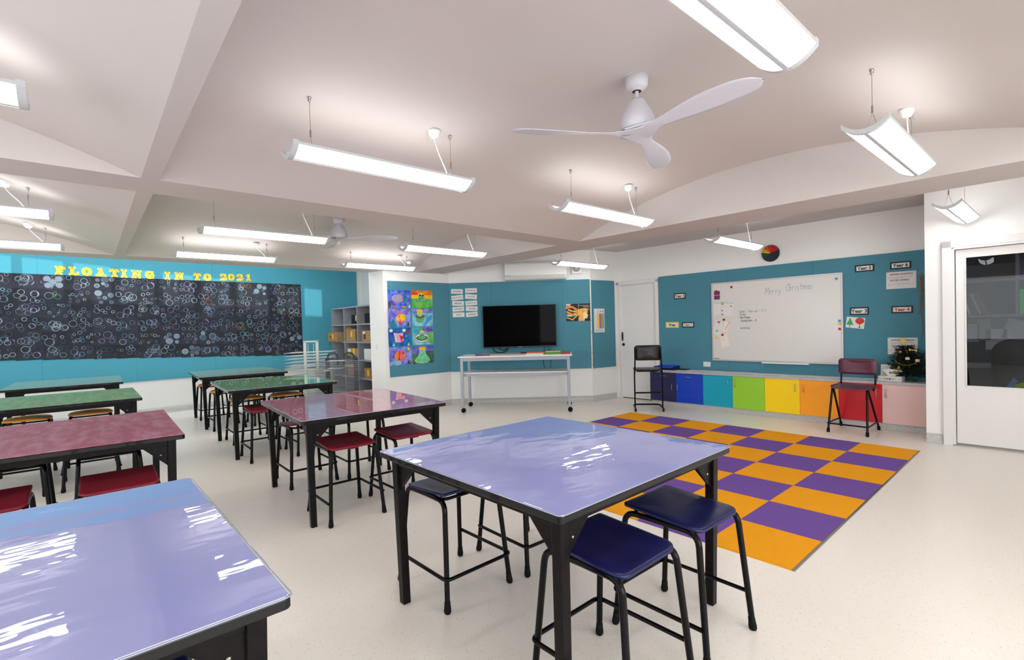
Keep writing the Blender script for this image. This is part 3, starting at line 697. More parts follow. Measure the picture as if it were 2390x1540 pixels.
for ci in range(15):
    x0, x1 = colx[ci], colx[ci + 1]; t_ = (x0 + 1.0) / 4.5
    zt = 2.425 - 0.012 * t_; zb = 1.082 - 0.165 * t_ if ci < 5 else 1.03 - 0.118 * (ci - 5) / 9.0
    for ri in range(6):
        za = zt + (zb - zt) * ri / 6; zb2 = zt + (zb - zt) * (ri + 1) / 6; cx, cz = (x0 + x1) / 2, (za + zb2) / 2; w_, h_ = x1 - x0 + 0.005, za - zb2 + 0.006
        b = MB(); rot = r1.uniform(-0.012, 0.012); lift = 0.003 + 0.004 * r1.random()
        b.rect(0, 0, w_, h_, black_paper[r1.random() < 0.4], -lift, rot)
        b.rect(0, 0, w_, h_, black_paper[1], -lift + 0.001, rot)
        style = r1.choice(['rings', 'rings', 'rings', 'small', 'cluster', 'filled' if r1.random() < 0.5 else 'rings']); pal = r1.choice([[0, 0, 1, 3], [1, 0, 2, 3], [3, 3, 0, 1], [0, 1, 4, 5], [2, 1, 0, 3], [0, 0, 0, 1]])
        nb = {'rings': 7, 'small': 11, 'cluster': 9, 'filled': 6}[style]; placed = []
        for k in range(nb * 4):
            if len(placed) >= nb: break
            rad = r1.uniform(0.014, 0.03) if style == 'small' else r1.uniform(0.022, 0.06)
            px, pz = r1.uniform(-w_ / 2 + rad * 0.9, w_ / 2 - rad * 0.9), r1.uniform(-h_ / 2 + rad * 0.95, h_ / 2 - rad * 0.95)
            if style != 'cluster' and any(hypot(px - a, pz - c) < (rad + q) * 0.86 for a, c, q in placed): continue
            placed.append((px, pz, rad))
        b2 = b
        for k, (px, pz, rad) in enumerate(placed):
            M = chalk[r1.choice(pal)]; y = -lift - 0.0012 - 0.0002 * (k % 5)
            if style == 'filled': b2.disc(px, pz, rad * 0.95, chalk[r1.choice([6, 6, 3, 7])], y + 0.0001, n=16)
            b2.ring(px, pz, rad, r1.choice([0.0025, 0.0035, 0.005]), M, y, n=18)
            a0 = r1.uniform(1.5, 3.2)
            if r1.random() < 0.45: b2.ring(px, pz, rad * 0.74, 0.004, chalk[r1.choice([0, 1])], y - 0.0002, n=5, a0=a0, a1=a0 + 0.9)
            if rad > 0.035 and r1.random() < 0.5: b2.ring(px, pz, rad * 0.97, rad * 0.28, chalk[r1.choice([6, 3, 2])], y + 0.0003, n=10, a0=a0 + PI, a1=a0 + PI + 1.5)
        if ci == 2 and ri == 0:
            for px, pz in ((-.07, .05), (.07, .05), (0, 0), (-.06, -.055), (.075, -.05)): b2.disc(px, pz, 0.045, chalk[7], -lift - 0.003)
        o = b.build('bubble_drawing', loc=LW.at(cx, cz), rot=LW.a)
        tag(o, 'chalk bubble drawing on black paper, %s, %s column from the left' % (rown[ri], ordin[ci]), 'drawing', 'chalk bubble drawings on the turquoise board')

# ------------------------------------------------------------------ yellow slab-serif heading
yl = mat('yellow_card', (252, 226, 60), 0.6, noise=(40, (246, 190, 30), 0.45, 0.6)); yb = mat('pale_yellow_card', (252, 238, 120), 0.6)
def seg(x0, z0, x1, z1, t):
    L = hypot(x1 - x0, z1 - z0); a = atan2(z1 - z0, x1 - x0); c, s = cos(a), sin(a); h = t / 2
    return [(x0 + s * h, z0 - c * h), (x1 + s * h, z1 - c * h), (x1 - s * h, z1 + c * h), (x0 - s * h, z0 + c * h)]
T = 0.26
def arcband(cx, cz, rx, rz, a0, a1, t=T, n=10):
    out = []
    for i in range(n):
        p, q = a0 + (a1 - a0) * i / n, a0 + (a1 - a0) * (i + 1) / n
        out.append([(cx + rx * cos(p), cz + rz * sin(p)), (cx + rx * cos(q), cz + rz * sin(q)), (cx + (rx - t) * cos(q), cz + (rz - t * 0.6) * sin(q)), (cx + (rx - t) * cos(p), cz + (rz - t * 0.6) * sin(p))])
    return out
def bar(x0, x1, z0, z1): return [(x0, z0), (x1, z0), (x1, z1), (x0, z1)]
S = 0.15
GLY = {
 'F': [bar(.12, .42, 0, 1), bar(0, .58, 0, S), bar(0, .95, 1 - S, 1), bar(.8, .95, .68, 1), bar(.3, .7, .45, .6), bar(.6, .7, .36, .7)],
 'L': [bar(.15, .43, 0, 1), bar(0, .6, 1 - S, 1), bar(0, .95, 0, S), bar(.8, .95, 0, .36)],
 'O': arcband(.5, .5, .5, .5, 0, 2 * PI, .3, 20),
 'A': [seg(.2, 0, .45, 1, .14), seg(.8, 0, .52, 1, .26), bar(.28, .7, .3, .42), bar(0, .38, 0, S), bar(.56, 1.05, 0, S), bar(.25, .62, 1 - S, 1)],
 'T': [bar(.36, .64, 0, 1), bar(.2, .8, 0, S), bar(0, 1, 1 - S, 1), bar(0, .15, .66, 1), bar(.85, 1, .66, 1)],
 'I': [bar(.26, .56, 0, 1), bar(.08, .74, 0, S), bar(.08, .74, 1 - S, 1)],
 'N': [bar(.14, .3, 0, 1), bar(.78, .94, 0, 1), seg(.2, 1, .86, .02, .26), bar(0, .44, 0, S), bar(.62, 1.08, 1 - S, 1), bar(0, .3, 1 - S, 1)],
 'G': arcband(.5, .5, .5, .5, 0.9, 2 * PI - 0.35, .3, 18) + [bar(.55, 1.06, .38, .52), bar(.7, .96, .06, .5), bar(.78, .92, .62, .96)],
 '2': arcband(.47, .68, .43, .32, -0.7, PI * 0.95, .26, 10) + [seg(.72, .5, .16, .14, .2), bar(.05, .95, 0, .17), bar(.8, .95, 0, .34), [(.04, .6), (.3, .6), (.3, .78), (.04, .78)]],
 '0': arcband(.5, .5, .44, .5, 0, 2 * PI, .27, 20),
 '1': [bar(.34, .62, 0, 1), bar(.14, .84, 0, S), seg(.1, .76, .4, .93, .14)],
}
lets = [('F', -.279, 2.502), ('L', -.115, 2.501), ('O', .043, 2.499), ('A', .22, 2.498), ('T', .402, 2.497), ('I', .541, 2.493), ('N', .702, 2.491), ('G', .891, 2.489), ('I', 1.164, 2.488), ('N', 1.332, 2.488),
        ('T', 1.623, 2.491), ('O', 1.788, 2.490), ('2', 2.062, 2.508), ('0', 2.197, 2.510), ('2', 2.352, 2.516), ('1', 2.508, 2.519)]
lw_ = ['starting the first word', 'second in the first word', 'third in the first word', 'fourth in the first word', 'fifth in the first word', 'sixth in the first word', 'seventh in the first word', 'ending the first word', 'starting the short second word', 'ending the short second word', 'starting the third word', 'ending the third word', 'starting the year number', 'second in the year number', 'third in the year number', 'ending the year number']
for (ch, x, z), wh in zip(lets, lw_):
    H_ = 0.127 if x < 2 else 0.122; W_ = 0.118 if ch not in 'I1' else 0.10
    b = MB()
    for grow, M, y0, y1 in ((0.012, yb, -0.003, -0.006), (0.0, yl, -0.006, -0.0075)):
        for P in GLY[ch]:
            cx = sum(p[0] for p in P) / len(P); cz = sum(p[1] for p in P) / len(P); Q = []
            for px, pz in P:
                X, Z = (px - 0.5) * W_, (pz - 0.5) * H_; CX, CZ = (cx - 0.5) * W_, (cz - 0.5) * H_
                Q.append((X + grow * 0.7 * (1 if X > CX + 1e-5 else -1 if X < CX - 1e-5 else 0), Z + grow * 0.6 * (1 if Z > CZ + 1e-5 else -1 if Z < CZ - 1e-5 else 0)))
            b.slab(Q, M, abs(y1 - y0), y0)
    o = b.build('letter_' + {'0': 'zero', '1': 'one', '2': 'two'}.get(ch, ch), loc=LW.at(x, z), rot=LW.a)
    o.name = 'cardboard_letter' if ch not in '012' else 'cardboard_number'
    tag(o, 'yellow cardboard %s %s, %s of the heading' % ('letter' if ch not in '012' else 'number', ch, wh), 'letter' if ch not in '012' else 'number', 'yellow heading characters on the turquoise board')

# ------------------------------------------------------------------ paper on walls: helper
def sheet(fr, name, label, cat, x, z, w_, h_, rot=0, M=paper_w, group=None, y=0.0, parts=None):
    b = MB(); b.slab([(px * cos(rot) - pz * sin(rot), px * sin(rot) + pz * cos(rot)) for px, pz in ((-w_ / 2, -h_ / 2), (w_ / 2, -h_ / 2), (w_ / 2, h_ / 2), (-w_ / 2, h_ / 2))], M, 0.0012, -0.0008)
    if parts: parts(b)
    o = b.build(name, loc=fr.at(x, z, y), rot=fr.a); return tag(o, label, cat, group)

# eight animal paintings, 0.42 x 0.31 m
def wash(name, c1, c2, sc_=9): return mat('wash_' + name, c1, 0.8, noise=(sc_, c2, 0.38, 0.62))
w_blue = wash('blue', (36, 70, 196), (110, 130, 226), 12); w_deep = wash('deep', (10, 60, 170), (14, 130, 190), 8); w_sea = wash('sea', (60, 170, 205), (160, 214, 232), 7); w_vio = wash('violet', (84, 92, 206), (156, 160, 236), 9)
w_grn = wash('green', (36, 160, 62), (120, 208, 104), 8); w_sun = wash('sunset', (226, 60, 30), (250, 160, 30), 5); w_fish = wash('fish', (240, 70, 110), (250, 180, 60), 40); w_gfr = wash('frog', (50, 160, 90), (130, 200, 140), 30)
w_olive = wash('olive', (96, 130, 60), (60, 90, 50), 10); w_pat = mat('patchwork', (230, 60, 130), 0.8, noise=(90, (60, 200, 220), 0.45, 0.55))
PW, PH = 0.415, 0.305
def eye(b, x, z, r=0.014, y=-0.006): b.disc(x, z, r, paper_w, y); b.disc(x + 0.002, z, r * 0.5, BLK, y - 0.0004)
def frog(b, x, z, s, crown, body=None, y=-0.004):
    body = body or w_gfr
    b.disc(x, z, 0.085 * s, body, y, 0.05 * s); b.disc(x, z + 0.045 * s, 0.06 * s, body, y - 0.0004, 0.042 * s)
    for k in (-1, 1):
        b.disc(x + k * 0.075 * s, z - 0.02 * s, 0.035 * s, body, y - 0.0002, 0.02 * s); b.disc(x + k * 0.032 * s, z + 0.085 * s, 0.022 * s, body, y - 0.0006); eye(b, x + k * 0.032 * s, z + 0.087 * s, 0.015 * s, y - 0.001)
    if crown: b.poly([(x - 0.05 * s, z + 0.10 * s), (x + 0.05 * s, z + 0.10 * s), (x + 0.055 * s, z + 0.16 * s), (x + 0.03 * s, z + 0.125 * s), (x + 0.015 * s, z + 0.165 * s), (x, z + 0.128 * s), (x - 0.018 * s, z + 0.162 * s), (x - 0.032 * s, z + 0.125 * s), (x - 0.055 * s, z + 0.155 * s)], YEL, y - 0.0014)
    b.ring(x, z + 0.05 * s, 0.03 * s, 0.004, DGR, y - 0.0016, n=8, a0=PI + .3, a1=2 * PI - .3)
def p11(b):
    for i in range(9): b.ring(-0.16 + 0.04 * (i % 4) + 0.01 * (i // 4), 0.12 - 0.012 * (i % 3), 0.012, 0.003, w_sea, -0.003)
    b.disc(-0.03, 0.01, 0.115, w_pat, -0.004, 0.07); b.poly([(0.07, -0.06), (0.13, -0.03), (0.15, 0.02), (0.11, 0.06), (0.06, 0.07)], TEA, -0.0045); b.disc(0.115, 0.035, 0.012, BLK, -0.005)
    b.poly([(0.155, 0.01), (0.18, 0.02), (0.18, -0.005), (0.16, 0)], RED, -0.004); b.disc(-0.18, -0.09, 0.025, BRN, -0.004, 0.055); b.disc(-0.1, -0.13, 0.022, flat('coral', (226, 80, 80)), -0.004); b.disc(0.08, -0.13, 0.04, ORG, -0.004, 0.018); b.ring(0.16, -0.12, 0.03, 0.01, LIM, -0.004, a0=0, a1=PI, rz=0.06); b.rect(0.185, -0.12, 0.03, 0.05, paper_w, -0.003)
def p12(b):
    b.rect(0, 0.115, PW, 0.078, w_sun, -0.003); b.rect(0, 0.045, PW, 0.065, mat('yellow_wash', (250, 190, 40), 0.8), -0.0028)
    b.disc(-0.02, 0.07, 0.065, YEL, -0.004, 0.05); frog(b, -0.015, -0.01, 1.0, False, y=-0.0045)
    for k in (-1, 1): b.poly([(-0.015 + k * 0.008, 0.055), (-0.015 + k * 0.05, 0.06), (-0.015 + k * 0.04, 0.085), (-0.015 + k * 0.012, 0.08)], BLK, -0.0075)
    for x, z in ((-0.14, 0.13), (-0.17, 0.09), (0.13, 0.12), (0.16, 0.085), (0.15, 0.05), (-0.12, 0.1)): b.stroke([(x - 0.02, z + 0.006), (x, z - 0.003), (x + 0.02, z + 0.008)], 0.003, BLK, -0.005)
    for i in range(4): b.stroke([(-0.2, -0.06 - i * 0.025), (0.0, -0.075 - i * 0.02), (0.2, -0.05 - i * 0.025)], 0.006, LIM, -0.0035)
def p21(b):
    b.disc(0.02, 0.0, 0.09, w_fish, -0.004, 0.075); b.disc(0.06, 0.01, 0.055, YEL, -0.0045); b.disc(-0.04, -0.01, 0.035, wash('rose', (244, 170, 140), (250, 214, 90), 20), -0.0047); b.disc(0.0, 0.1, 0.035, PNK, -0.0048, 0.022); b.disc(0.09, 0.02, 0.008, BLK, -0.005)
    b.poly([(-0.02, -0.075), (0.03, -0.07), (0.0, -0.11)], RED, -0.0042)
    for x, z in ((-0.15, 0.11), (0.12, 0.11)): b.poly([(x + 0.03 * (1 if i % 2 else 0.45) * cos(i * PI / 5), z + 0.03 * (1 if i % 2 else 0.45) * sin(i * PI / 5)) for i in range(10)], flat('rust', (200, 80, 80)), -0.0045)
    b.disc(0.16, -0.1, 0.015, DGR, -0.0045, 0.04); b.poly([(-0.2, -0.15), (-0.04, -0.15), (-0.12, 0.0)], TEA, -0.0032)
def p22(b):
    b.rect(0, 0.12, PW, 0.065, w_vio, -0.003); b.stroke([(-0.2, 0.085), (-0.1, 0.08), (0, 0.09), (0.2, 0.082)], 0.004, BRN, -0.0035); b.poly([(0.02, -0.14), (0.1, 0.02), (0.2, 0.05), (0.19, -0.03)], SKY, -0.0033)
    b.disc(-0.05, 0.075, 0.058, wash('peach', (226, 190, 90), (220, 200, 140), 20), -0.0038, 0.055); b.disc(-0.05, 0.115, 0.06, YEL, -0.0042, 0.033); b.disc(-0.05, 0.02, 0.095, w_olive, -0.0036, 0.035); b.disc(-0.05, -0.03, 0.075, w_gfr, -0.0035, 0.06); eye(b, -0.078, 0.05, 0.018); eye(b, -0.018, 0.045, 0.014)
def p31(b):
    b.poly([(-0.12, 0.075), (-0.03, 0.06), (0.06, 0.07), (0.055, 0.01), (0.07, -0.07), (0.0, -0.09), (-0.09, -0.085), (-0.1, 0.0)], wash('blush', (246, 200, 220), (240, 160, 190), 20), -0.004)
    b.poly([(-0.06, 0.06), (-0.035, 0.065), (-0.03, -0.08), (-0.055, -0.08)], wash('zig', (240, 200, 70), (150, 160, 200), 60), -0.0045); b.disc(0.03, -0.01, 0.03, RED, -0.005); b.disc(0.03, -0.055, 0.03, PNK, -0.0048); b.disc(0.0, 0.02, 0.02, PNK, -0.0049)
    for x in (-0.16, 0.08): b.disc(x, 0.11, 0.032, CRM, -0.004, 0.026)
    b.poly([(0.16 + 0.05 * (1 if i % 2 else 0.4) * cos(i * PI / 4 + 0.5), 0.075 + 0.05 * (1 if i % 2 else 0.4) * sin(i * PI / 4 + 0.5)) for i in range(8)], flat('brick', (176, 44, 50)), -0.0045); b.ring(0.12, 0.01, 0.012, 0.004, paper_w, -0.0045)
    for x in (-0.13, -0.11, 0.15, 0.17): b.poly([(x - 0.014, -0.15), (x + 0.014, -0.15), (x + 0.004, -0.09)], flat('mint', (150, 230, 180)), -0.0045)
def p32(b):
    b.rect(-0.1, 0.11, 0.2, 0.08, wash('turq', (40, 160, 190), (90, 190, 170), 9), -0.003); b.rect(0.1, 0.11, 0.2, 0.08, wash('plum', (96, 60, 190), (170, 120, 190), 14), -0.003); b.rect(0.15, -0.03, 0.11, 0.2, w_grn, -0.003); b.disc(-0.02, -0.03, 0.135, paper_w, -0.0034, 0.075); b.ring(-0.02, -0.03, 0.14, 0.006, NAV, -0.0036, rz=0.08); b.disc(-0.02, -0.035, 0.12, w_olive, -0.0038, 0.045); frog(b, -0.02, -0.02, 0.8, True, y=-0.0042)
def p41(b):
    b.disc(-0.01, 0.01, 0.1, wash('pinkfish', (236, 60, 130), (246, 130, 70), 24), -0.004, 0.085); b.disc(-0.06, 0.0, 0.055, ORG, -0.0044, 0.065); b.poly([(-0.03, 0.085), (-0.01, 0.085), (-0.02, -0.03), (-0.01, -0.08), (-0.05, -0.06), (-0.035, 0)], flat('crimson', (190, 30, 60)), -0.0048); b.disc(-0.135, -0.005, 0.02, PUR, -0.0045, 0.035); b.disc(0.04, 0.045, 0.012, BLK, -0.005); b.ring(0.03, -0.05, 0.03, 0.008, ORG, -0.005)
    b.disc(0.15, 0.115, 0.02, YEL, -0.0045, 0.03); b.disc(0.165, -0.115, 0.035, BLK, -0.0045, 0.028); b.disc(0.172, -0.112, 0.012, YEL, -0.005)
    for i in range(6):
        x = -0.18 + 0.035 * i
        for k in range(4): b.disc(x + 0.006 * (-1) ** k, -0.135 + 0.014 * k, 0.009, flat('mint', (150, 230, 180)), -0.0045 - 0.0001 * k)
def p42(b):
    b.rect(0.0, 0.085, PW, 0.13, wash('dusk', (80, 84, 190), (130, 130, 200), 12), -0.003); b.rect(0.13, -0.04, 0.15, 0.2, wash('pine', (30, 76, 56), (70, 110, 80), 10), -0.0033); b.disc(-0.02, -0.095, 0.15, paper_w, -0.0036, 0.052); b.disc(-0.02, -0.095, 0.144, wash('pad', (80, 200, 130), (120, 214, 150), 12), -0.0038, 0.046); frog(b, -0.02, -0.03, 1.15, True, wash('mintfrog', (90, 200, 150), (150, 220, 180), 30), y=-0.0042)
pain = [(0.207, 1.905, w_blue, p11, 'painting of a blue fish with rainbow patchwork scales, top left of the eight'), (0.645, 1.905, w_grn, p12, 'painting of a green frog in sunglasses under a red sunset sky'),
 (0.20, 1.585, w_vio, p21, 'painting of a round yellow and pink fish, second row down'), (0.642, 1.59, w_sea, p22, 'painting of a yellow-haired frog in pale blue water'),
 (0.196, 1.268, w_deep, p31, 'painting of a pink and white fish below a red star shape'), (0.64, 1.27, w_sea, p32, 'painting of a small crowned frog on a ringed lily pad'),
 (0.20, 0.948, w_vio, p41, 'painting of an orange and magenta fish with green weed, bottom left'), (0.638, 0.945, w_olive, p42, 'painting of a big-eyed crowned frog on a lily pad, bottom right')]
for i, (x, z, M, fn_, lab) in enumerate(pain):
    sheet(EA, 'painting', lab, 'painting', x, z, PW, PH, [0.0, -0.01, 0.008, -0.012, 0.01, 0.0, 0.012, 0.004][i], M, 'animal paintings on the teal pinboard', parts=fn_)

# ten word cards
cards = [(0.151, 2.053, 'PATTERNS', -0.05), (0.408, 2.062, 'STRAIGHT LINE', 0.02), (0.155, 1.941, 'SMALL PATTERNS', 0.09), (0.404, 1.951, 'CURVED LINE', -0.09), (0.167, 1.836, 'EMPHASIS', -0.03),
         (0.406, 1.837, 'DIAGONAL LINE', 0.05), (0.167, 1.734, 'CONTRAST', 0.05), (0.411, 1.735, 'TEXTURE', -0.03), (0.170, 1.631, 'SPACE', 0.0), (0.410, 1.631, 'STIPPLING', 0.07)]
for x, z, tx, rt in cards:
    def pp(b, tx=tx, rt=rt):
        b.rect(0, 0, 0.185, 0.056, GRY, -0.0022, rt); b.rect(0, 0, 0.182, 0.053, paper_w, -0.0025, rt)
        b.text(tx, 0, 0, 0.030 if len(tx) < 10 else 0.022, ink, -0.003, rt, bold=0.02)
    sheet(AB, 'word_card', 'white word card reading %s on the board left of the television' % tx, 'card', x, z, 0.213, 0.084, rt, paper_w, 'art word cards left of the television', parts=pp)

# poster with flame-haired profile, and colour chart
def pposter(b):
    y = -0.0025; b.poly([(-0.213, 0.155), (-0.12, 0.155), (-0.213, 0.06)], PAL, y)
    gold = flat('gold', (240, 180, 60)); gold2 = flat('pale_gold', (246, 206, 110))
    for k in range(7):
        z0 = 0.12 - 0.035 * k; P = [(-0.2 + 0.012 * (k % 3), z0), (-0.1, z0 - 0.02 + 0.03 * sin(k * 1.7)), (-0.02, z0 * 0.5 - 0.01), (0.08, z0 * 0.3)]
        b.stroke(P, 0.026 - 0.001 * k, [gold, ORG, gold2][k % 3], y - 0.0003 * k)
    b.poly([(-0.21, -0.03), (-0.12, -0.02), (-0.1, -0.08), (-0.21, -0.07)], SKY, y - 0.001); b.poly([(-0.1, -0.04), (0.0, -0.05), (-0.02, -0.1), (-0.1, -0.08)], DGR, y - 0.001)
    b.disc(0.085, 0.01, 0.09, gold, y - 0.003, 0.06)
    for a in range(7): b.poly([(0.05 + 0.02 * a, 0.04), (0.075 + 0.02 * a, 0.04), (0.07 + 0.024 * a, 0.09 - 0.004 * (a - 3) ** 2)], gold2, y - 0.0035)
    b.ring(0.09, 0.03, 0.02, 0.006, GRN, y - 0.004); b.poly([(0.09, -0.13), (0.08, -0.05), (0.11, 0.0), (0.145, 0.005), (0.165, -0.035), (0.185, -0.055), (0.168, -0.065), (0.17, -0.09), (0.155, -0.115), (0.12, -0.11), (0.11, -0.155), (0.02, -0.155)], flat('skin_tone', (246, 214, 180)), y - 0.0045); b.poly([(0.0, -0.155), (0.1, -0.155), (0.09, -0.06), (0.03, -0.03)], gold, y - 0.005)
    b.rect(0.005, 0, 0.004, 0.312, LGY, y - 0.0055); b.text('Curious Creatures', 0.1, 0.125, 0.026, paper_w, y - 0.006, -0.02); b.text('Wild Minds', 0.145, 0.10, 0.026, paper_w, y - 0.006, -0.05)
sheet(AB, 'poster', 'black poster of a profile face with flowing golden hair, right of the television', 'poster', 2.328, 1.614, 0.426, 0.312, 0.0, BLK, parts=pposter)
def pchart(b):
    y = -0.0025
    for k, c in enumerate(((222, 222, 60), (212, 90, 150), (120, 190, 130))): b.rect(-0.035 + 0.062 * k, -0.01, 0.058, 0.27, flat('chart%d' % k, c), y)
    for k, s in enumerate('JAK'): b.text(s, -0.035 + 0.062 * k, 0.165, 0.045, ink, y, bold=0.02)
    for k in range(8): b.rect(-0.098, 0.1 - 0.032 * k, 0.02, 0.006, GRY, y)
    for k in range(3): b.rect(0.02, -0.165 - 0.014 * k, 0.15, 0.004, SKY if k == 0 else GRY, y)
    b.disc(-0.085, -0.175, 0.016, SKY, y)
sheet(BC, 'colour_chart', 'white chart with yellow, pink and green columns on the narrow board', 'chart', 0.193, 1.458, 0.26, 0.432, 0.0, paper_w, parts=pchart)

# television, air conditioner, speaker
tv = thing('television', 'large black flat-screen television on the teal wall', 'television', AB.at(1.268, 1.393, -0.0), AB.a)
b = MB(); b.box((0, -0.075, 0), (1.32, 0.045, 0.755), black_pl); b.build('housing', tv, bevel=0.004)
b = MB(); b.box((0, -0.0985, 0.006), (1.295, 0.002, 0.725), screen_m); b.build('screen', tv)
b = MB(); b.box((0, -0.028, 0), (0.4, 0.054, 0.3), BLK); b.build('wall_bracket', tv)
b = MB(); b.text('SAMSUNG', 0, -0.367, 0.016, LGY, -0.0992); b.build('brand_mark', tv)
for nm, P, lab in (('cable', [(-0.5, -0.05, -0.37), (-0.46, -0.03, -0.45), (-0.33, -0.03, -0.475), (-0.22, -0.04, -0.42), (-0.2, -0.05, -0.37)], 'black cable looping under the left of the television'),
               ('cable', [(-0.4, -0.05, -0.37), (-0.33, -0.04, -0.43), (-0.25, -0.04, -0.41), (-0.24, -0.05, -0.36)], 'short black cable curled inside the loop under the television'),
               ('cable', [(0.44, -0.05, -0.37), (0.42, -0.02, -0.55), (0.41, -0.02, -0.70), (0.45, -0.02, -0.80)], 'thin black cable hanging to the trolley, left of two'),
               ('cable', [(0.52, -0.05, -0.37), (0.54, -0.02, -0.55), (0.55, -0.02, -0.70), (0.53, -0.02, -0.80)], 'thin black cable hanging to the trolley, right of two')):
    b = MB(); b.tube(fillet(P, 0.05), 0.006 if nm == 'cable' and P[0][0] < 0 else 0.004, rubber, n=6); o = b.build(nm, loc=AB.at(1.268, 1.393), rot=AB.a); tag(o, lab, 'cable', 'black cables below the television')
ac = thing('air_conditioner', 'white split-system air conditioner high above the television', 'air conditioner', AB.at(1.575, 2.36, 0), AB.a)
b = MB(); pr_ = [(0.012, -0.15), (-0.16, -0.15), (-0.195, -0.128), (-0.215, -0.07), (-0.22, 0.12), (-0.205, 0.15), (0.012, 0.15)]
b.prism([(p, q) for p, q in pr_], plastic_white, -0.545, 0.545, tf=Matrix(((0, 0, 1), (1, 0, 0), (0, 1, 0)))); b.build('casing', ac, bevel=0.006)
b = MB(); b.box((0.03, -0.207, -0.098), (0.96, 0.008, 0.055), mat('louvre', (206, 210, 204), 0.4), tf=Matrix.Rotation(0.35, 3, 'X')); b.build('louvre_flap', ac, bevel=0.003)
b = MB(); b.box((-0.46, -0.2195, -0.098), (0.004, 0.006, 0.05), GRY); b.text('Panasonic', -0.505, -0.075, 0.022, GRY, -0.2225, bold=0.02); b.rect(-0.505, -0.105, 0.045, 0.006, GRY, -0.216); b.build('badge', ac)
sp = thing('wall_speaker', 'small square white wall speaker right of the air conditioner', 'speaker', AB.at(2.32, 2.40, 0), AB.a)
b = MB(); b.box((0, -0.02, 0), (0.19, 0.07, 0.19), plastic_white); b.build('box', sp, bevel=0.006)
b = MB(); b.lathe([(0.0, 0.0), (0.07, 0.0), (0.072, 0.003)], LGY, c=(-0.01, -0.0575, 0.01), tf=Matrix.Rotation(PI / 2, 3, 'X')); b.build('grille', sp)
ls = MB(); ls.box((0, -0.006, 0), (0.085, 0.012, 0.085), plastic_white); ls.box((0, -0.014, 0), (0.035, 0.006, 0.045), gloss_white)
_sw = Frame((3.66, 7.88), (3.72, 7.515)); tag(ls.build('light_switch', bevel=0.002, loc=_sw.at(0.15, 1.12, 0.0), rot=_sw.a), 'small white light switch on the pillar by the shelving', 'light switch')

# ------------------------------------------------------------------ trolley table and what lies on it
TA = atan2(-0.726, 0.688); tr_ = thing('trolley_table', 'long white and silver trolley table on black castors below the television', 'table', (4.638 + 0.87 * 0.688 + 0.32 * 0.726, 6.651 - 0.87 * 0.726 + 0.32 * 0.688, 0), TA)
LX, LY = 0.87, 0.32
b = MB(); b.box((0, 0, 0.912), (1.86, 0.72, 0.022), gloss_white); b.build('tabletop', tr_, bevel=0.003)
b = MB(); b.box((0, -0.02, 0.645), (1.72, 0.56, 0.018), gloss_white); b.build('lower_shelf', tr_, bevel=0.002)
b = MB()
for sy in (-1, 1): b.box((0, sy * LY, 0.872), (2 * LX, 0.03, 0.055), silver_paint); b.box((0, sy * LY * 0.85, 0.612), (2 * LX, 0.03, 0.05), silver_paint)
for sx in (-1, 1): b.box((sx * LX, 0, 0.872), (0.03, 2 * LY, 0.055), silver_paint); b.box((sx * LX, 0, 0.612), (0.03, 2 * LY, 0.05), silver_paint)
b.build('frame', tr_, bevel=0.002)
for sx in (-1, 1):
    for sy in (-1, 1):
        b = MB(); b.box((sx * LX, sy * LY, 0.495), (0.045, 0.045, 0.81), silver_paint); lg = b.build('leg', tr_, bevel=0.003)
        b = MB(); tf = Matrix.Rotation(PI / 2, 3, 'X')
        for k in (-0.012, 0.012): b.lathe([(0.0, -0.009), (0.034, -0.009), (0.038, -0.004), (0.038, 0.004), (0.034, 0.009), (0.0, 0.009)], rubber, c=(sx * LX + 0.01, sy * LY + k, 0.038), n=18, tf=tf)
        b.tube([(sx * LX, sy * LY, 0.06), (sx * LX, sy * LY, 0.095)], 0.008, steel, n=8); b.build('castor', lg)
def on_trolley(name, label, cat, x, y, build, rz=0):
    p = Matrix.Rotation(TA, 3, 'Z') @ Vector((x, y, 0)) + Vector(tr_.location); b = MB(); build(b)
    return tag(b.build(name, loc=(p.x, p.y, 0.923), rot=TA + rz), label, cat)
on_trolley('paper_sheet', 'loose white sheet at the left end of the trolley table', 'paper', -0.78, 0.05, lambda b: b.box((0, 0, 0.001), (0.21, 0.297, 0.002), paper_w), 0.1)
on_trolley('booklet', 'red and blue booklet on the trolley table', 'booklet', -0.55, -0.1, lambda b: (b.box((0, 0, 0.004), (0.26, 0.2, 0.008), RED), b.box((-0.07, 0.05, 0.011), (0.12, 0.1, 0.006), BLU)), 0.2)
on_trolley('drawing_board', 'beige board with a pen on the trolley table', 'board', -0.12, 0.0, lambda b: b.box((0, 0, 0.005), (0.6, 0.36, 0.01), mat('beige_board', (190, 180, 168), 0.6)), 0.02)
on_trolley('marker_pen', 'dark marker pen lying on the beige board', 'pen', -0.08, 0.05, lambda b: b.tube([(-0.12, 0, 0.018), (0.12, 0.02, 0.018)], 0.007, GRY, n=8))
on_trolley('whiteboard_eraser', 'small black eraser beside the orange folder', 'eraser', 0.125, 0.05, lambda b: b.box((0, 0, 0.022), (0.1, 0.04, 0.022), BLK))
on_trolley('folder', 'orange folder on the trolley table, left of the green tray', 'folder', 0.33, 0.06, lambda b: b.box((0, 0, 0.012), (0.3, 0.24, 0.024), ORG))
on_trolley('paper_stack', 'stack of white paper in front of the orange folder', 'paper', 0.32, -0.17, lambda b: b.box((0, 0, 0.008), (0.29, 0.2, 0.016), paper_w))
on_trolley('document_wallet', 'lime and yellow document wallet on the trolley table', 'folder', 0.62, 0.0, lambda b: (b.box((0, 0, 0.012), (0.26, 0.34, 0.024), GRN), b.box((0, 0.08, 0.029), (0.25, 0.22, 0.01), YEL)))
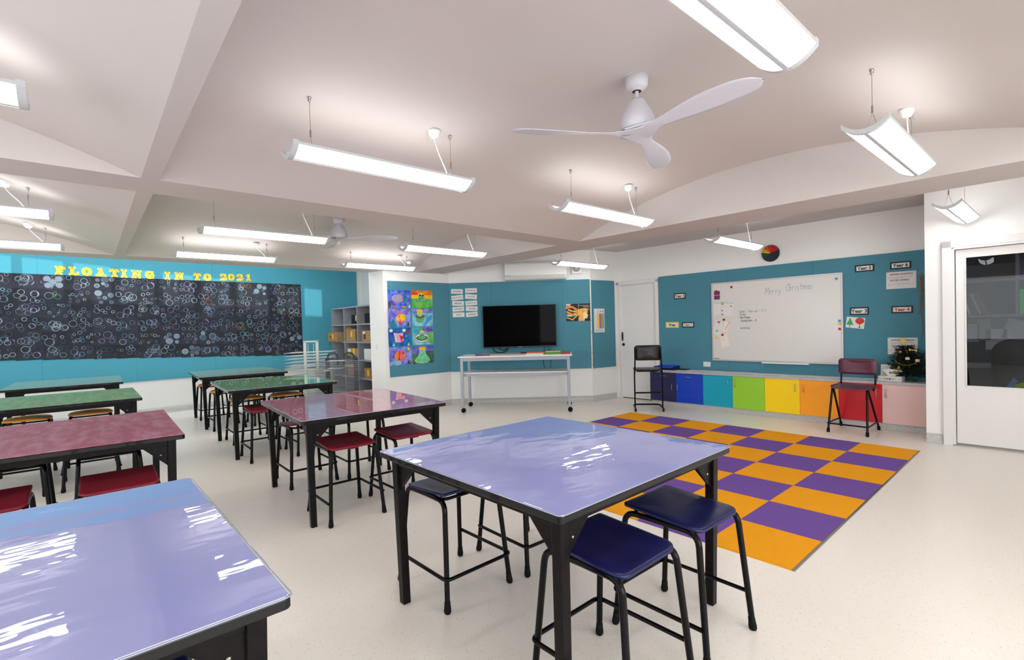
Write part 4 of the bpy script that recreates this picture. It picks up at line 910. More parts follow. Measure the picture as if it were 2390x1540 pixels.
on_trolley('plastic_folder', 'green and red folder at the right end of the trolley table', 'folder', 0.83, -0.01, lambda b: (b.box((0.0, -0.05, 0.008), (0.14, 0.3, 0.016), RED), b.box((-0.01, 0.14, 0.012), (0.14, 0.22, 0.024), GRN)), -0.05)

# ------------------------------------------------------------------ whiteboard, notes and magnets
wb = thing('whiteboard', 'large magnetic whiteboard with Merry Christmas written at the top', 'whiteboard', RW.at(2.707, 1.378), RW.a)
b = MB(); b.box((0, -0.008, 0), (1.77, 0.014, 1.21), whiteboard_m); b.build('board_surface', wb)
alu = mat('anodised_aluminium', (196, 190, 192), 0.35, metal=0.4)
b = MB()
for s_ in (-1, 1): b.box((s_ * 0.889, -0.011, 0), (0.022, 0.022, 1.235), alu); b.box((0, -0.011, s_ * 0.6085), (1.756, 0.022, 0.022), alu)
b.build('frame', wb, bevel=0.002)
b = MB(); b.box((0.19, -0.05, -0.628), (0.62, 0.075, 0.01), plastic_white); b.box((0.19, -0.086, -0.622), (0.62, 0.006, 0.018), plastic_white); b.build('pen_tray', wb)
# handwriting as marker strokes on a 1 x 1 letter grid
HW = {'M': [[(0, 0), (.1, 1), (.4, .3), (.75, 1), (.85, 0)]], 'e': [[(.05, .3), (.5, .35), (.45, .55), (.2, .58), (.03, .3), (.2, 0), (.55, .1)]], 'r': [[(.1, .55), (.12, 0)], [(.12, .35), (.3, .55), (.5, .52)]],
 'y': [[(.05, .55), (.25, .1)], [(.55, .55), (.3, -.1), (.1, -.4), (.0, -.35)]], 'C': [[(.7, .85), (.45, 1), (.1, .7), (.05, .3), (.3, 0), (.7, .12)]], 'h': [[(.1, 1), (.08, 0)], [(.08, .35), (.3, .55), (.45, .4), (.45, 0)]],
 'i': [[(.2, .5), (.2, 0)], [(.2, .72), (.22, .76)]], 's': [[(.45, .5), (.2, .56), (.1, .4), (.4, .2), (.3, .0), (.05, .05)]], 't': [[(.25, .9), (.25, .05), (.4, 0)], [(.05, .6), (.5, .62)]], 'm': [[(.05, .5), (.05, 0)], [(.05, .35), (.25, .55), (.35, .35), (.35, 0)], [(.35, .35), (.55, .55), (.68, .35), (.68, 0)]],
 'a': [[(.5, .5), (.2, .55), (.05, .25), (.25, 0), (.48, .2), (.5, .5), (.52, .05), (.6, 0)]], 'd': [[(.5, .4), (.25, .5), (.05, .25), (.2, 0), (.45, .1), (.5, 1), (.52, 0)]], 'P': [[(.1, 0), (.1, 1), (.45, .95), (.5, .6), (.1, .5)]], 'o': [[(.3, .55), (.05, .3), (.25, 0), (.5, .25), (.3, .55)]],
 'u': [[(.05, .5), (.1, .05), (.4, .1), (.45, .5), (.48, 0)]], 'Y': [[(.0, 1), (.3, .55), (.6, 1)], [(.3, .55), (.25, 0)]], '2': [[(.05, .8), (.3, 1), (.5, .7), (.05, 0), (.6, 0)]], 'S': [[(.55, .9), (.25, 1), (.1, .75), (.45, .4), (.35, .05), (.0, .05)]], 'c': [[(.45, .5), (.2, .55), (.05, .25), (.2, 0), (.5, .05)]], 'k': [[(.1, 1), (.1, 0)], [(.45, .5), (.12, .25), (.5, 0)]],
 'g': [[(.45, .5), (.2, .55), (.05, .25), (.3, .05), (.45, .5), (.4, -.35), (.1, -.35)]], 'n': [[(.05, .5), (.05, 0)], [(.05, .35), (.3, .55), (.42, .35), (.42, 0)]], 'l': [[(.2, 1), (.2, 0)]], 'A': [[(0, 0), (.3, 1), (.6, 0)], [(.12, .35), (.5, .38)]], '-': [[(.1, .35), (.5, .38)]], 'R': [[(.1, 0), (.1, 1), (.45, .85), (.1, .5), (.5, 0)]], 'p': [[(.1, .5), (.1, -.4)], [(.1, .45), (.4, .5), (.4, .1), (.1, .05)]], 'B': [[(.1, 0), (.1, 1), (.45, .8), (.1, .52), (.5, .3), (.1, 0)]], '&': [[(.5, 0), (.1, .7), (.3, .95), (.4, .7), (.05, .2), (.3, 0), (.55, .35)]], 'x': [[(.05, .5), (.45, 0)], [(.45, .5), (.05, 0)]], '3': [[(.05, .9), (.4, .9), (.2, .55), (.5, .3), (.1, .0)]], 'E': [[(.5, 1), (.1, 1), (.1, 0), (.5, 0)], [(.1, .5), (.4, .5)]], 'b': [[(.1, 1), (.1, 0), (.45, .1), (.45, .4), (.12, .45)]]}
def hand(b, body, x, z, size, t, M, step=0.66, y=-0.016, slant=0.12, rise=0.0, adv=None, sx=1.0):
    r = random.Random(hash(len(body)) + 5)
    for ch in body:
        if ch in HW:
            dz = r.uniform(-0.05, 0.05)
            for st in HW[ch]: b.stroke([(x + (p * 0.95 + q * slant) * size * sx, z + (q + dz) * size) for p, q in st], t, M, y)
        x += size * ((adv or {}).get(ch, step)) * (0.6 if ch in 'il' else 1.25 if ch in 'Mm' else 0.9); z += size * rise
b = MB(); hand(b, 'Merry', -0.085, 0.385, 0.10, 0.0035, ink_grey, 0.46, rise=0.005, sx=0.66); hand(b, 'Christmas', 0.20, 0.42, 0.10, 0.0035, ink_grey, 0.43, rise=0.005, sx=0.62)
b.build('green_heading' if False else 'heading_writing', wb)
b = MB(); hand(b, 'Cards - Pass out - Yr 2', -0.465, 0.132, 0.040, 0.0026, ink, 0.47, sx=0.9); hand(b, 'Stickers', -0.46, 0.088, 0.034, 0.0026, ink, 0.42, sx=0.85); hand(b, 'Magic Reindeers', -0.455, 0.043, 0.030, 0.0028, ink, 0.40, sx=0.8); hand(b, 'Colouring Sheets - A3', -0.45, -0.007, 0.034, 0.0026, ink, 0.38, sx=0.8); hand(b, 'But Art & Sub', -0.45, -0.12, 0.030, 0.0030, ink, 0.38, sx=0.8)
b.text('WHITEBOARD', -0.835, -0.585, 0.016, ink, -0.016, bold=0.03); b.build('list_writing', wb)
YB = -0.0155
def onboard(name, label, cat, x, z, build, group=None):
    b = MB(); build(b); return tag(b.build(name, loc=RW.at(x, z, YB), rot=RW.a), label, cat, group)
def note(name, label, pts, M, x, z, extra=None):
    def f_(b):
        b.slab([(p - x, q - z) for p, q in pts], M, 0.001, -0.0006)
        if extra: extra(b)
    return onboard(name, label, 'paper', x, z, f_)
note('printed_card', 'small red and blue printed card at the upper left of the whiteboard', [(1.854, 1.731), (1.946, 1.732), (1.946, 1.865), (1.854, 1.868)], wash('card', (150, 40, 60), (50, 60, 110), 60), 1.9, 1.8, lambda b: b.text('CHRISTMAS', 0, 0.0, 0.016, LGY, -0.002, bold=0.03))
note('hand_drawn_sheet', 'white sheet with faint coloured marks and a blue top edge on the whiteboard', [(1.85, 1.481), (2.145, 1.47), (2.15, 1.664), (1.85, 1.683)], paper_w, 2.0, 1.575, lambda b: (b.stroke([(-0.15, 0.105), (0.0, 0.10), (0.15, 0.088)], 0.012, mat('pale_blue_line', (180, 196, 226), 0.8), -0.002), b.stroke([(-0.1, 0.03), (0.1, 0.05), (0.14, 0.02)], 0.002, mat('pale_yellow_line', (232, 220, 160), 0.8), -0.002), b.stroke([(-0.11, 0.05), (-0.1, 0.0)], 0.003, LGY, -0.002)))
note('note_sheet', 'white note under the red heart magnet on the whiteboard', [(1.876, 1.40), (2.012, 1.365), (1.961, 1.15), (1.812, 1.186)], paper_w, 1.91, 1.27)
note('note_sheet', 'cream note with red writing hanging beside the white note', [(1.998, 1.385), (2.085, 1.378), (2.052, 1.205), (1.985, 1.215)], CRM, 2.03, 1.3, lambda b: hand(b, 'thanks', -0.02, -0.06, 0.03, 0.003, RED, 0.5, y=-0.002, rise=0.8))
note('note_sheet', 'cream tilted note lowest on the whiteboard', [(1.933, 1.151), (2.043, 1.197), (2.09, 1.002), (1.964, 0.97)], CRM, 2.0, 1.08, lambda b: hand(b, 'hoho', -0.04, 0.0, 0.03, 0.002, mat('pale_red', (226, 160, 150), 0.8), 0.5, y=-0.002))
def magnet(label, x, z, M, r=0.017, shape=6):
    b = MB(); y0 = -0.004
    if shape == 'heart': b.slab([(0, -r), (r, 0.1 * r), (r * 0.9, 0.8 * r), (r * 0.4, r), (0, 0.5 * r), (-r * 0.4, r), (-r * 0.9, 0.8 * r), (-r, 0.1 * r)], M, 0.008, y0)
    elif shape == 'star': b.slab([(r * 1.15 * (1 if i % 2 else 0.6) * cos(i * PI / 5 + 0.3), r * 1.15 * (1 if i % 2 else 0.6) * sin(i * PI / 5 + 0.3)) for i in range(10)], M, 0.008, y0)
    else: b.slab([(r * cos(2 * PI * i / shape + 0.3), r * sin(2 * PI * i / shape + 0.3)) for i in range(shape)], M, 0.008, y0)
    tag(b.build('magnet', loc=RW.at(x, z, YB), rot=RW.a), label, 'magnet', 'coloured magnets on the whiteboard')
DRD = flat('dark_red', (176, 20, 28)); 
magnet('dark red magnet alone near the top of the whiteboard', 2.133, 1.912, DRD, 0.019); magnet('dark red magnet holding the printed card', 1.892, 1.862, DRD, 0.02)
magnet('lime green round magnet at the top of the hand drawn sheet', 1.988, 1.662, LIM, 0.02, 12); magnet('tiny orange magnet at the right of the hand drawn sheet', 2.123, 1.615, flat('coral', (226, 80, 80)), 0.011)
magnet('tiny teal magnet in the middle of the hand drawn sheet', 1.982, 1.556, TEA, 0.010); magnet('thin blue magnet near the bottom of the hand drawn sheet', 1.984, 1.49, flat('steel_blue', (70, 120, 160)), 0.012)
magnet('red heart magnet on the white note', 1.926, 1.368, RED, 0.016, 'heart'); magnet('dark red magnet above the note with red writing', 2.005, 1.408, DRD, 0.02); magnet('lime green round magnet on the white note', 1.894, 1.236, LIM, 0.016, 12)
magnet('yellow round magnet below the notes at lower left', 1.877, 1.125, YEL, 0.016, 12); magnet('dark red magnet on the lowest tilted note', 1.98, 1.169, DRD, 0.02)
magnet('blue star magnet at the top right corner of the whiteboard', 3.537, 1.917, SKY, 0.018, 'star'); magnet('blue star magnet at the right edge above the yellow one', 3.566, 1.349, SKY, 0.018, 'star')
magnet('yellow magnet at the right edge of the whiteboard', 3.567, 1.311, YEL, 0.017, 8); magnet('red square magnet at the right edge of the whiteboard', 3.568, 1.239, RED, 0.02, 4)

# year signs
def sign(label, tx, x, z, w_, h_, frame_m, ink_m, rot=0, pad=0.016):
    t = thing('sign', label, 'sign', RW.at(x, z), RW.a, 'year group signs on the dark teal board'); c, s = cos(rot), sin(rot)
    b = MB(); b.slab([(px * c - pz * s, px * s + pz * c) for px, pz in ((-w_ / 2, -h_ / 2), (w_ / 2, -h_ / 2), (w_ / 2, h_ / 2), (-w_ / 2, h_ / 2))], frame_m, 0.006, -0.001); b.build('border', t)
    b = MB(); b.rect(0, 0, w_ - 2 * pad, h_ - 2 * pad, paper_w, -0.0078, rot); b.build('card', t)
    b = MB(); b.text(tx, 0, 0, (h_ - 2 * pad) * 0.98 if len(tx) < 5 else (h_ - 2 * pad) * 0.96, ink_m, -0.0086, rot, bold=0.03); b.build('lettering', t)
sign('black-framed sign reading Year 2, alone above the Prep sign', 'Year 2', 1.26, 1.828, 0.208, 0.098, BLK, MAR, 0.0)
sign('yellow-bordered sign reading Prep', 'Prep', 1.11, 1.344, 0.243, 0.098, YEL, ink, -0.01, 0.018)
sign('black-framed sign reading Year 1, right of the Prep sign', 'Year 1', 1.398, 1.34, 0.212, 0.088, BLK, GRY, -0.01)
sign('black-framed sign reading Year 5', 'Year 5', 3.849, 2.027, 0.207, 0.09, BLK, flat('dark_purple', (60, 40, 80)), 0.0)
sign('black-framed sign reading Year 6', 'Year 6', 4.222, 2.024, 0.207, 0.09, BLK, ink, -0.01)
sign('black-framed sign reading Year 3, above the tree drawing', 'Year 3', 3.787, 1.471, 0.207, 0.1, BLK, flat('bottle_green', (30, 70, 50)), -0.008)
sign('black-framed sign reading Year 4', 'Year 4', 4.232, 1.473, 0.212, 0.09, BLK, RED, -0.012)
def pli(full):
    def f_(b):
        b.text('LEARNING INTENTION', 0.0, 0.075, 0.028, ink, -0.0025, -0.01, bold=0.02, sx=0.80); b.text('To create art in ways I can follow a design', -0.01, 0.045, 0.014, GRY, -0.0025, -0.01); b.text('inspired by Primary colours', -0.05, 0.03, 0.014, GRY, -0.0025, -0.01)
        b.text('SUCCESS CRITERIA', -0.015, 0.0, 0.028, ink, -0.0025, -0.01, bold=0.02, sx=0.80); b.text('I have created something that I will enjoy', -0.02, -0.045, 0.013, GRY, -0.0025, -0.01); b.text('below', -0.12, -0.06, 0.013, GRY, -0.0025, -0.01)
        for x, z in ((-0.135, 0.095), (0.13, 0.095)): b.disc(x, z, 0.004, BLK, -0.003, n=8)
    return f_
sheet(RW, 'notice', 'white learning intention notice below the Year 6 sign', 'notice', 4.225, 1.84, 0.297, 0.212, -0.008, paper_w, parts=pli(1))
sheet(RW, 'notice', 'white learning intention notice half hidden behind the Christmas tree', 'notice', 4.232, 1.015, 0.297, 0.212, 0.0, paper_w, parts=pli(1))
def ptree(b):
    b.poly([(-0.10, -0.02), (-0.02, -0.03), (-0.055, 0.075)], mat('crayon_green', (50, 160, 90), 0.9, noise=(80, (90, 190, 120), .4, .6)), -0.0025); b.stroke([(-0.062, -0.02), (-0.064, -0.06)], 0.006, BLK, -0.003)
    b.disc(0.05, 0.022, 0.05, mat('crayon_red', (206, 40, 40), 0.9, noise=(80, (226, 80, 70), .4, .6)), -0.0025, 0.042); b.stroke([(0.05, 0.0), (0.045, -0.06)], 0.007, BLK, -0.003); b.stroke([(0.03, -0.065), (0.062, -0.065)], 0.006, BLK, -0.003)
sheet(RW, 'tree_drawing', 'drawing of a green and a red tree, tilted, below the Year 3 sign', 'drawing', 3.74, 1.318, 0.205, 0.143, -0.13, paper_w, parts=ptree)
# clock of twelve coloured sectors
ck = thing('clock', 'round wall clock face with rainbow coloured sectors', 'clock', RW.at(2.708, 2.364), RW.a)
cols = [(170, 28, 22), (190, 14, 26), (44, 16, 24), (24, 18, 20), (22, 20, 24), (18, 20, 66), (12, 26, 60), (8, 50, 44), (10, 70, 20), (214, 186, 20), (216, 84, 24), (196, 50, 28)]
b = MB(); 
for i in range(12):
    a1 = PI / 2 - 2 * PI * i / 12 - 0.17; b.disc(0, 0, 0.118, flat('clock%d' % i, cols[i]), -0.022, n=5, a0=a1 - PI / 6, a1=a1)
for k in range(12):
    a = PI / 2 - 2 * PI * (k) / 12 - 0.17 - PI / 12
    b.text(str(12 if k == 11 else k + 1), 0.095 * cos(a), 0.095 * sin(a), 0.03, BLK, -0.0226, bold=0.02)
b.build('face', ck)
b = MB(); b.lathe([(0.0, -0.022), (0.118, -0.022), (0.122, -0.018), (0.122, 0.0)], BLK, tf=Matrix.Rotation(-PI / 2, 3, 'X'), n=36); b.v = [(x, -abs(y) if abs(y) < 0.0221 else y, z) for x, y, z in b.v]; b.v = [(x, max(y, -0.0215), z) for x, y, z in b.v]; b.build('rim', ck)
b = MB(); b.stroke([(0, 0), (0.02, 0.06)], 0.005, DRD, -0.0235); b.stroke([(0, 0), (-0.06, 0.008)], 0.004, YEL, -0.024); b.build('hands', ck)

# knotted twine hanging by the return wall
rp = thing('twine_hanging', 'knotted natural twine on a ring beside the Year 6 notice', 'wall hanging', RW.at(4.425, 1.9), RW.a)
tw = mat('twine', (134, 118, 92), 0.9); b = MB(); b.tube([(0.028 * cos(a), -0.012, 0.028 * sin(a)) for a in [2 * PI * i / 16 for i in range(16)]], 0.0018, steel, n=5, closed=True); b.build('ring', rp)
b = MB(); r2 = random.Random(4)
for k in range(3):
    b.tube([(0.016 * sin(i * 0.9 + k * 2.1), -0.014 + 0.006 * cos(i * 0.9 + k * 2.1), -0.02 - i * 0.016) for i in range(14)], 0.006, tw, n=5)
for k, L in enumerate((0.80, 0.74, 0.5, 0.42, 0.36, 0.3, 0.7)):
    x0 = (k - 3) * 0.005; ph = r2.uniform(0, 6); sp_ = (k - 3) * 0.006 if L < 0.6 else 0.004
    b.tube([(x0 + sp_ * i * 0.35 + 0.009 * sin(i * 0.8 + ph), -0.012 - 0.003 * (k % 2), -0.23 - (L - 0.23) * i / 12) for i in range(13)], 0.0026, tw, n=4)
b.build('strands', rp)

# power outlets on the pinboard
def outlet(fr, x, z, w_, h_, label, plug=False):
    t = thing('power_outlet', label, 'power outlet', fr.at(x, z), fr.a); b = MB(); b.box((0, -0.005, 0), (w_, 0.01, h_), plastic_white); b.build('plate', t, bevel=0.003)
    b = MB(); [b.box((q, -0.011, 0.018), (0.012, 0.004, 0.018), gloss_white) for q in (-0.03, 0.03)]; b.build('switches', t)
    if plug: b = MB(); b.lathe([(0.02, 0.0), (0.022, 0.025), (0.012, 0.05), (0.006, 0.06)], rubber, tf=Matrix.Rotation(PI / 2, 3, 'X'), c=(0.0, -0.01, -0.008), n=10); b.build('black_plug', t)
outlet(RW, 1.709, 0.692, 0.12, 0.08, 'blank white power outlet below the whiteboard'); outlet(RW, 4.44, 0.69, 0.115, 0.078, 'power outlet with a black plug right of the Christmas tree', True); outlet(RW, 4.135, 0.69, 0.115, 0.078, 'power outlet behind the tissue box')

# ------------------------------------------------------------------ low rainbow cabinets
seams = [0.185, 0.664, 1.12, 1.579, 2.033, 2.486, 3.017, 3.395, 3.86]
seams = [0.19, 0.664, 1.12, 1.579, 2.033, 2.486, 2.94, 3.395, 3.85]
cc = [('navy', (34, 32, 82)), ('royal blue', (0, 62, 190)), ('turquoise', (0, 162, 188)), ('lime green', (150, 208, 52)), ('yellow', (255, 214, 0)), ('orange', (255, 162, 24)), ('red', (196, 16, 28)), ('pale pink', (226, 190, 184))]
hpos = {0: 0.60, 1: 0.70, 2: 1.517, 3: 1.622, 4: 2.432, 5: 2.536, 6: 3.340, 7: 3.441}
def dhandle(b, x, z, vertical=True, L=0.1):
    P = [(0, -0.0, -L / 2), (0, -0.024, -L / 2), (0, -0.024, L / 2), (0, 0.0, L / 2)]
    if not vertical: P = [(q[2], q[1], 0) for q in P]
    b.tube([(x + p[0], p[1] - 0.018, z + p[2]) for p in fillet(P, 0.008, 3)], 0.0045, steel, n=8)
for i, (nm, rgb) in enumerate(cc):
    xa, xb = seams[i], seams[i + 1]; c = (xa + xb) / 2; w_ = xb - xa
    t = thing('cabinet', nm + ' low cabinet under the grey countertop', 'cabinet', CF.at(c, 0), CF.a, 'rainbow coloured low cabinets')
    M = mat('laminate_' + nm.replace(' ', '_'), rgb, 0.32)
    b = MB(); b.box((0, 0.16, 0.325), (w_ - 0.002, 0.316, 0.478), M if i == 0 else gloss_white); b.build('carcass', t)
    drawer = i < 2; ztop = 0.5615; zb = 0.086; hx = hpos[i] - c
    if drawer:
        b = MB(); b.box((0, -0.008, (0.436 + ztop) / 2), (w_ - 0.003, 0.018, ztop - 0.436), M); d = b.build('drawer', t, bevel=0.001)
        b = MB(); dhandle(b, 0.0 if i else 0.02, 0.507, False); b.build('handle', d)
    zt2 = 0.433 if drawer else ztop
    b = MB(); b.box((0, -0.008, (zb + zt2) / 2), (w_ - 0.003, 0.018, zt2 - zb), M); d = b.build('door', t, bevel=0.001)
    b = MB(); dhandle(b, hx, 0.325 if drawer else 0.452, True); b.build('handle', d)
    b = MB(); b.box((0, 0.04, 0.043), (w_, 0.02, 0.086), basem); b.build('plinth', t)
ct = MB(); ct.box((2.02, 0.155, 0.58), (3.68, 0.37, 0.034), laminate_grey); tag(ct.build('countertop', bevel=0.003, loc=CF.at(0, 0), rot=CF.a), 'continuous grey worktop running over the rainbow cabinets', 'countertop')
b = MB(); V = []
for x in (0.2, 3.86):
    for py, pz in ((0.028, 0.0), (0.0, 0.0), (0.012, 0.01), (0.022, 0.03), (0.026, 0.086)): V.append((x, py, pz))
b.add(V, [(i, i + 1, 5 + i + 1, 5 + i) for i in range(4)], basem, True); struct(b.build('baseboard_cabinets', loc=CF.at(0, 0), rot=CF.a))
CT = 0.5975
def oncounter(name, label, cat, x, y, build, rz=0, group=None):
    b = MB(); build(b); return tag(b.build(name, loc=CF.at(x, CT, y), rot=CF.a + rz), label, cat, group)
pl = ['at the left end, beside the blue trays', 'above the royal blue cabinet', 'above the turquoise cabinet', 'above the seam of turquoise and lime cabinets', 'above the lime green cabinet, left side', 'above the lime green cabinet, right side', 'above the yellow cabinet, left side', 'above the yellow cabinet, right side', 'above the orange cabinet, left side', 'above the orange cabinet, right side', 'left of the maroon chair back', 'behind the maroon chair']
r3 = random.Random(9)
for k, (x, wd) in enumerate(zip((0.80, 1.08, 1.35, 1.62, 1.90, 2.12, 2.36, 2.60, 2.82, 2.98, 3.10, 3.24), (0.3,) * 12)):
    oncounter('worksheet', 'white worksheet on the countertop %s' % pl[k], 'paper', x, 0.12 + 0.03 * (k % 2), lambda b, k=k: (b.box((0, 0, 0.0008 + 0.0004 * (k % 3)), (0.297, 0.21, 0.0012), paper_w), [b.box((0, -0.07 + 0.03 * q, 0.0018 + 0.0004 * (k % 3)), (0.22, 0.003, 0.0002), LGY) for q in range(5)]), r3.uniform(-0.25, 0.25), 'worksheets spread along the countertop')
oncounter('document_tray', 'dark blue document tray at the left end of the countertop', 'tray', 0.40, 0.17, lambda b: (b.box((0, 0, 0.004), (0.34, 0.25, 0.008), NAV), b.box((0, 0.12, 0.035), (0.34, 0.006, 0.06), BLU), b.box((-0.17, 0, 0.03), (0.006, 0.25, 0.05), BLU), b.box((0.17, 0, 0.03), (0.006, 0.25, 0.05), NAV), b.box((0, 0.01, 0.03), (0.26, 0.2, 0.012), BLU)), 0.08)
oncounter('clipboard', 'black clipboard lying right of the blue tray', 'clipboard', 0.66, 0.21, lambda b: b.box((0, 0, 0.006), (0.2, 0.16, 0.008), BLK), -0.1)
# tissue box with cube pattern, framed picture
tbx = thing('tissue_box', 'patterned tissue box on the countertop behind the maroon chair', 'tissue box', CF.at(3.47, CT, 0.10), CF.a - 0.12)
b = MB(); b.box((0, 0, 0.03), (0.24, 0.12, 0.06), paper_w)
for q in range(9):
    x = -0.105 + 0.026 * q; b.ring(x, 0.03, 0.013, 0.003, [GRY, LGY, ink_grey][q % 3], -0.0606); 
    if 2 <= q <= 5: b.rect(x, 0.028, 0.014, 0.016, [ORG, BLK, YEL][q % 3], -0.0612, 0.3)
b.build('carton', tbx, bevel=0.001)
b = MB(); n = 14; V = [(0, 0, 0.058)]; r4 = random.Random(2)
for i in range(n): a = 2 * PI * i / n; V.append((0.035 * cos(a), 0.012 * sin(a), 0.06))
for i in range(n): a = 2 * PI * i / n; rr = 0.085 + 0.03 * r4.random(); V.append((rr * cos(a), 0.035 * sin(a) + 0.01 * r4.random(), 0.12 + 0.035 * r4.random() + 0.02 * sin(3 * a)))
for i in range(n): a = 2 * PI * i / n; V.append((0.03 * cos(a), 0.012 * sin(a), 0.13 + 0.02 * r4.random()))
F = []
for L in range(2): F += [(1 + L * n + i, 1 + L * n + (i + 1) % n, 1 + (L + 1) * n + (i + 1) % n, 1 + (L + 1) * n + i) for i in range(n)]
b.add(V, F, mat('tissue', (238, 234, 232), 0.9)); b.build('tissue', tbx)
pf = thing('picture_frame', 'white picture frame with a line drawing behind the tissue box', 'picture frame', CF.at(3.42, CT, 0.22), CF.a)
tfl = Matrix.Rotation(-0.2, 3, 'X'); b = MB(); b.box((0, 0.012, 0.095), (0.16, 0.012, 0.19), gloss_white, tf=tfl); b.build('frame', pf, bevel=0.002)
b = MB(); b.rect(0, 0, 0.12, 0.15, paper_w, -0.0075); [b.ring(0.0, -0.01, 0.045 - 0.01 * q, 0.002, mat('copper_ink', (206, 160, 140), 0.6), -0.0085, rz=0.035 - 0.007 * q) for q in range(4)]; b.v = [tuple(tfl @ Vector(p) + Vector((0, 0.012, 0.095))) for p in b.v]; b.build('artwork', pf)

# ------------------------------------------------------------------ two tall chairs
a_ = atan2(-0.766, 0.643)
t = thing('tall_chair', 'tall black cantilever chair standing in front of the sliding door', 'chair', (6.70, 4.49, 0), a_)
bk = mat('black_chair_plastic', (24, 22, 24), 0.4)
def shell(w_, h_, r, curve, thick, M, nx=10, nz=6, top_r=None):
    """curved rounded panel centred at origin in x-z, bending along y"""
    b = MB(); P = rrect(w_, h_, r, 5); C0 = []
    for s_ in (1.0, 0.66, 0.3):
        C0.append([(x * s_, z * s_) for x, z in P])
    V = []; F = []; N = len(P)
    for k, off in ((0, -thick / 2), (1, thick / 2)):
        for ring_ in C0: V += [(x, curve * (x / (w_ / 2)) ** 2 + off, z) for x, z in ring_]
    for k in (0, 1):
        o = k * 3 * N
        for L in range(2): F += [(o + L * N + i, o + L * N + (i + 1) % N, o + (L + 1) * N + (i + 1) % N, o + (L + 1) * N + i) for i in range(N)]
        F.append(tuple(o + 2 * N + i for i in range(N)))
    F += [(i, (i + 1) % N, 3 * N + (i + 1) % N, 3 * N + i) for i in range(N)]
    b.add(V, F, M, True); return b
b = shell(0.42, 0.24, 0.05, 0.05, 0.012, bk); b.v = [(x, y - 0.045, z + 0.92) for x, y, z in b.v]; b.build('backrest', t)
b = MB(); b.prism(rrect(0.41, 0.40, 0.07), bk, 0.635, 0.650); b.v = [(x, y + 0.215, z + 0.008 * (x / 0.2) ** 2) for x, y, z in b.v]; b.box((0, 0.2, 0.62), (0.34, 0.26, 0.02), black_metal); b.build('seat', t, bevel=0.004)
for s_ in (-1, 1):
    b = MB(); b.tube(fillet([(s_ * 0.212, 0.0, 0.05), (s_ * 0.212, 0.0, 0.6), (s_ * 0.205, -0.02, 0.68), (s_ * 0.195, -0.015, 0.98)], 0.04), 0.0115, black_metal); b.build('upright', t)
    b = MB(); b.tube([(s_ * 0.21, -0.085, 0.0), (s_ * 0.212, -0.08, 0.045)], 0.015, rubber, n=10); b.build('glide', t)
b = MB(); b.tube(fillet([(-0.212, -0.1, 0.045), (-0.212, 0.36, 0.045), (0.212, 0.36, 0.045), (0.212, -0.1, 0.045)], 0.09), 0.014, black_metal); b.build('base_frame', t)
b = MB(); b.tube(fillet([(-0.212, 0.0, 0.27), (-0.2, 0.12, 0.27), (0.2, 0.12, 0.27), (0.212, 0.0, 0.27)], 0.06), 0.013, black_metal); b.build('foot_rail', t)
b = MB()
for s_ in (-1, 1): b.tube(fillet([(s_ * 0.212, 0.0, 0.58), (s_ * 0.2, 0.05, 0.622), (s_ * 0.19, 0.38, 0.622)], 0.04), 0.0115, black_metal)
b.build('seat_support', t)

t = thing('high_chair', 'maroon plastic chair with black tube legs before the red cabinet', 'chair', (7.08, 1.835, 0), -PI / 2 + radians(180 - 180) )
mp_ = mat('plum_chair_plastic', (92, 44, 62), 0.38)
# local -y faces the room (towards -x in the room), local x runs to the viewer's right
b = MB(); P = rrect(0.40, 0.34, 0.05); b.prism(P, mp_, -0.006, 0.006); b.v = [(x, y - 0.02, z + 0.545 + 0.012 * (x / 0.2) ** 2 - (0.02 if y < -0.14 else 0)) for x, y, z in b.v]; b.build('seat', t, bevel=0.003)
b = shell(0.40, 0.19, 0.03, -0.035, 0.01, mp_); b.v = [(x, y + 0.205, z + 0.775 + (0.018 * (1 - (x / 0.2) ** 2) if z > 0 else 0)) for x, y, z in b.v]; b.build('backrest', t)
for s_ in (-1, 1):
    b = MB(); b.tube(fillet([(s_ * 0.2, 0.24, 0.02), (s_ * 0.178, -0.12, 0.525), (s_ * 0.178, -0.05, 0.53)], 0.03), 0.0125, black_metal); lg = b.build('rear_leg', t); lg.name = 'leg'
    b = MB(); b.tube([(s_ * 0.2, 0.24, 0.0), (s_ * 0.199, 0.225, 0.05)], 0.017, rubber, n=10); b.build('rubber_tip', lg)
    b = MB(); b.tube(fillet([(s_ * 0.2, -0.26, 0.02), (s_ * 0.178, -0.16, 0.53), (s_ * 0.178, 0.15, 0.53)], 0.03), 0.0125, black_metal); lg = b.build('leg', t)
    b = MB(); b.tube([(s_ * 0.2, -0.26, 0.0), (s_ * 0.199, -0.252, 0.05)], 0.017, rubber, n=10); b.build('rubber_tip', lg)
    b = MB(); b.tube(fillet([(s_ * 0.178, 0.1, 0.50), (s_ * 0.18, 0.19, 0.56), (s_ * 0.18, 0.215, 0.80)], 0.04), 0.011, black_metal); b.build('back_post', t)
b = MB(); b.tube(fillet([(-0.2, 0.18, 0.11), (-0.21, -0.262, 0.11), (0.21, -0.262, 0.11), (0.2, 0.18, 0.11)], 0.035), 0.0095, black_metal); b.build('foot_rail', t)

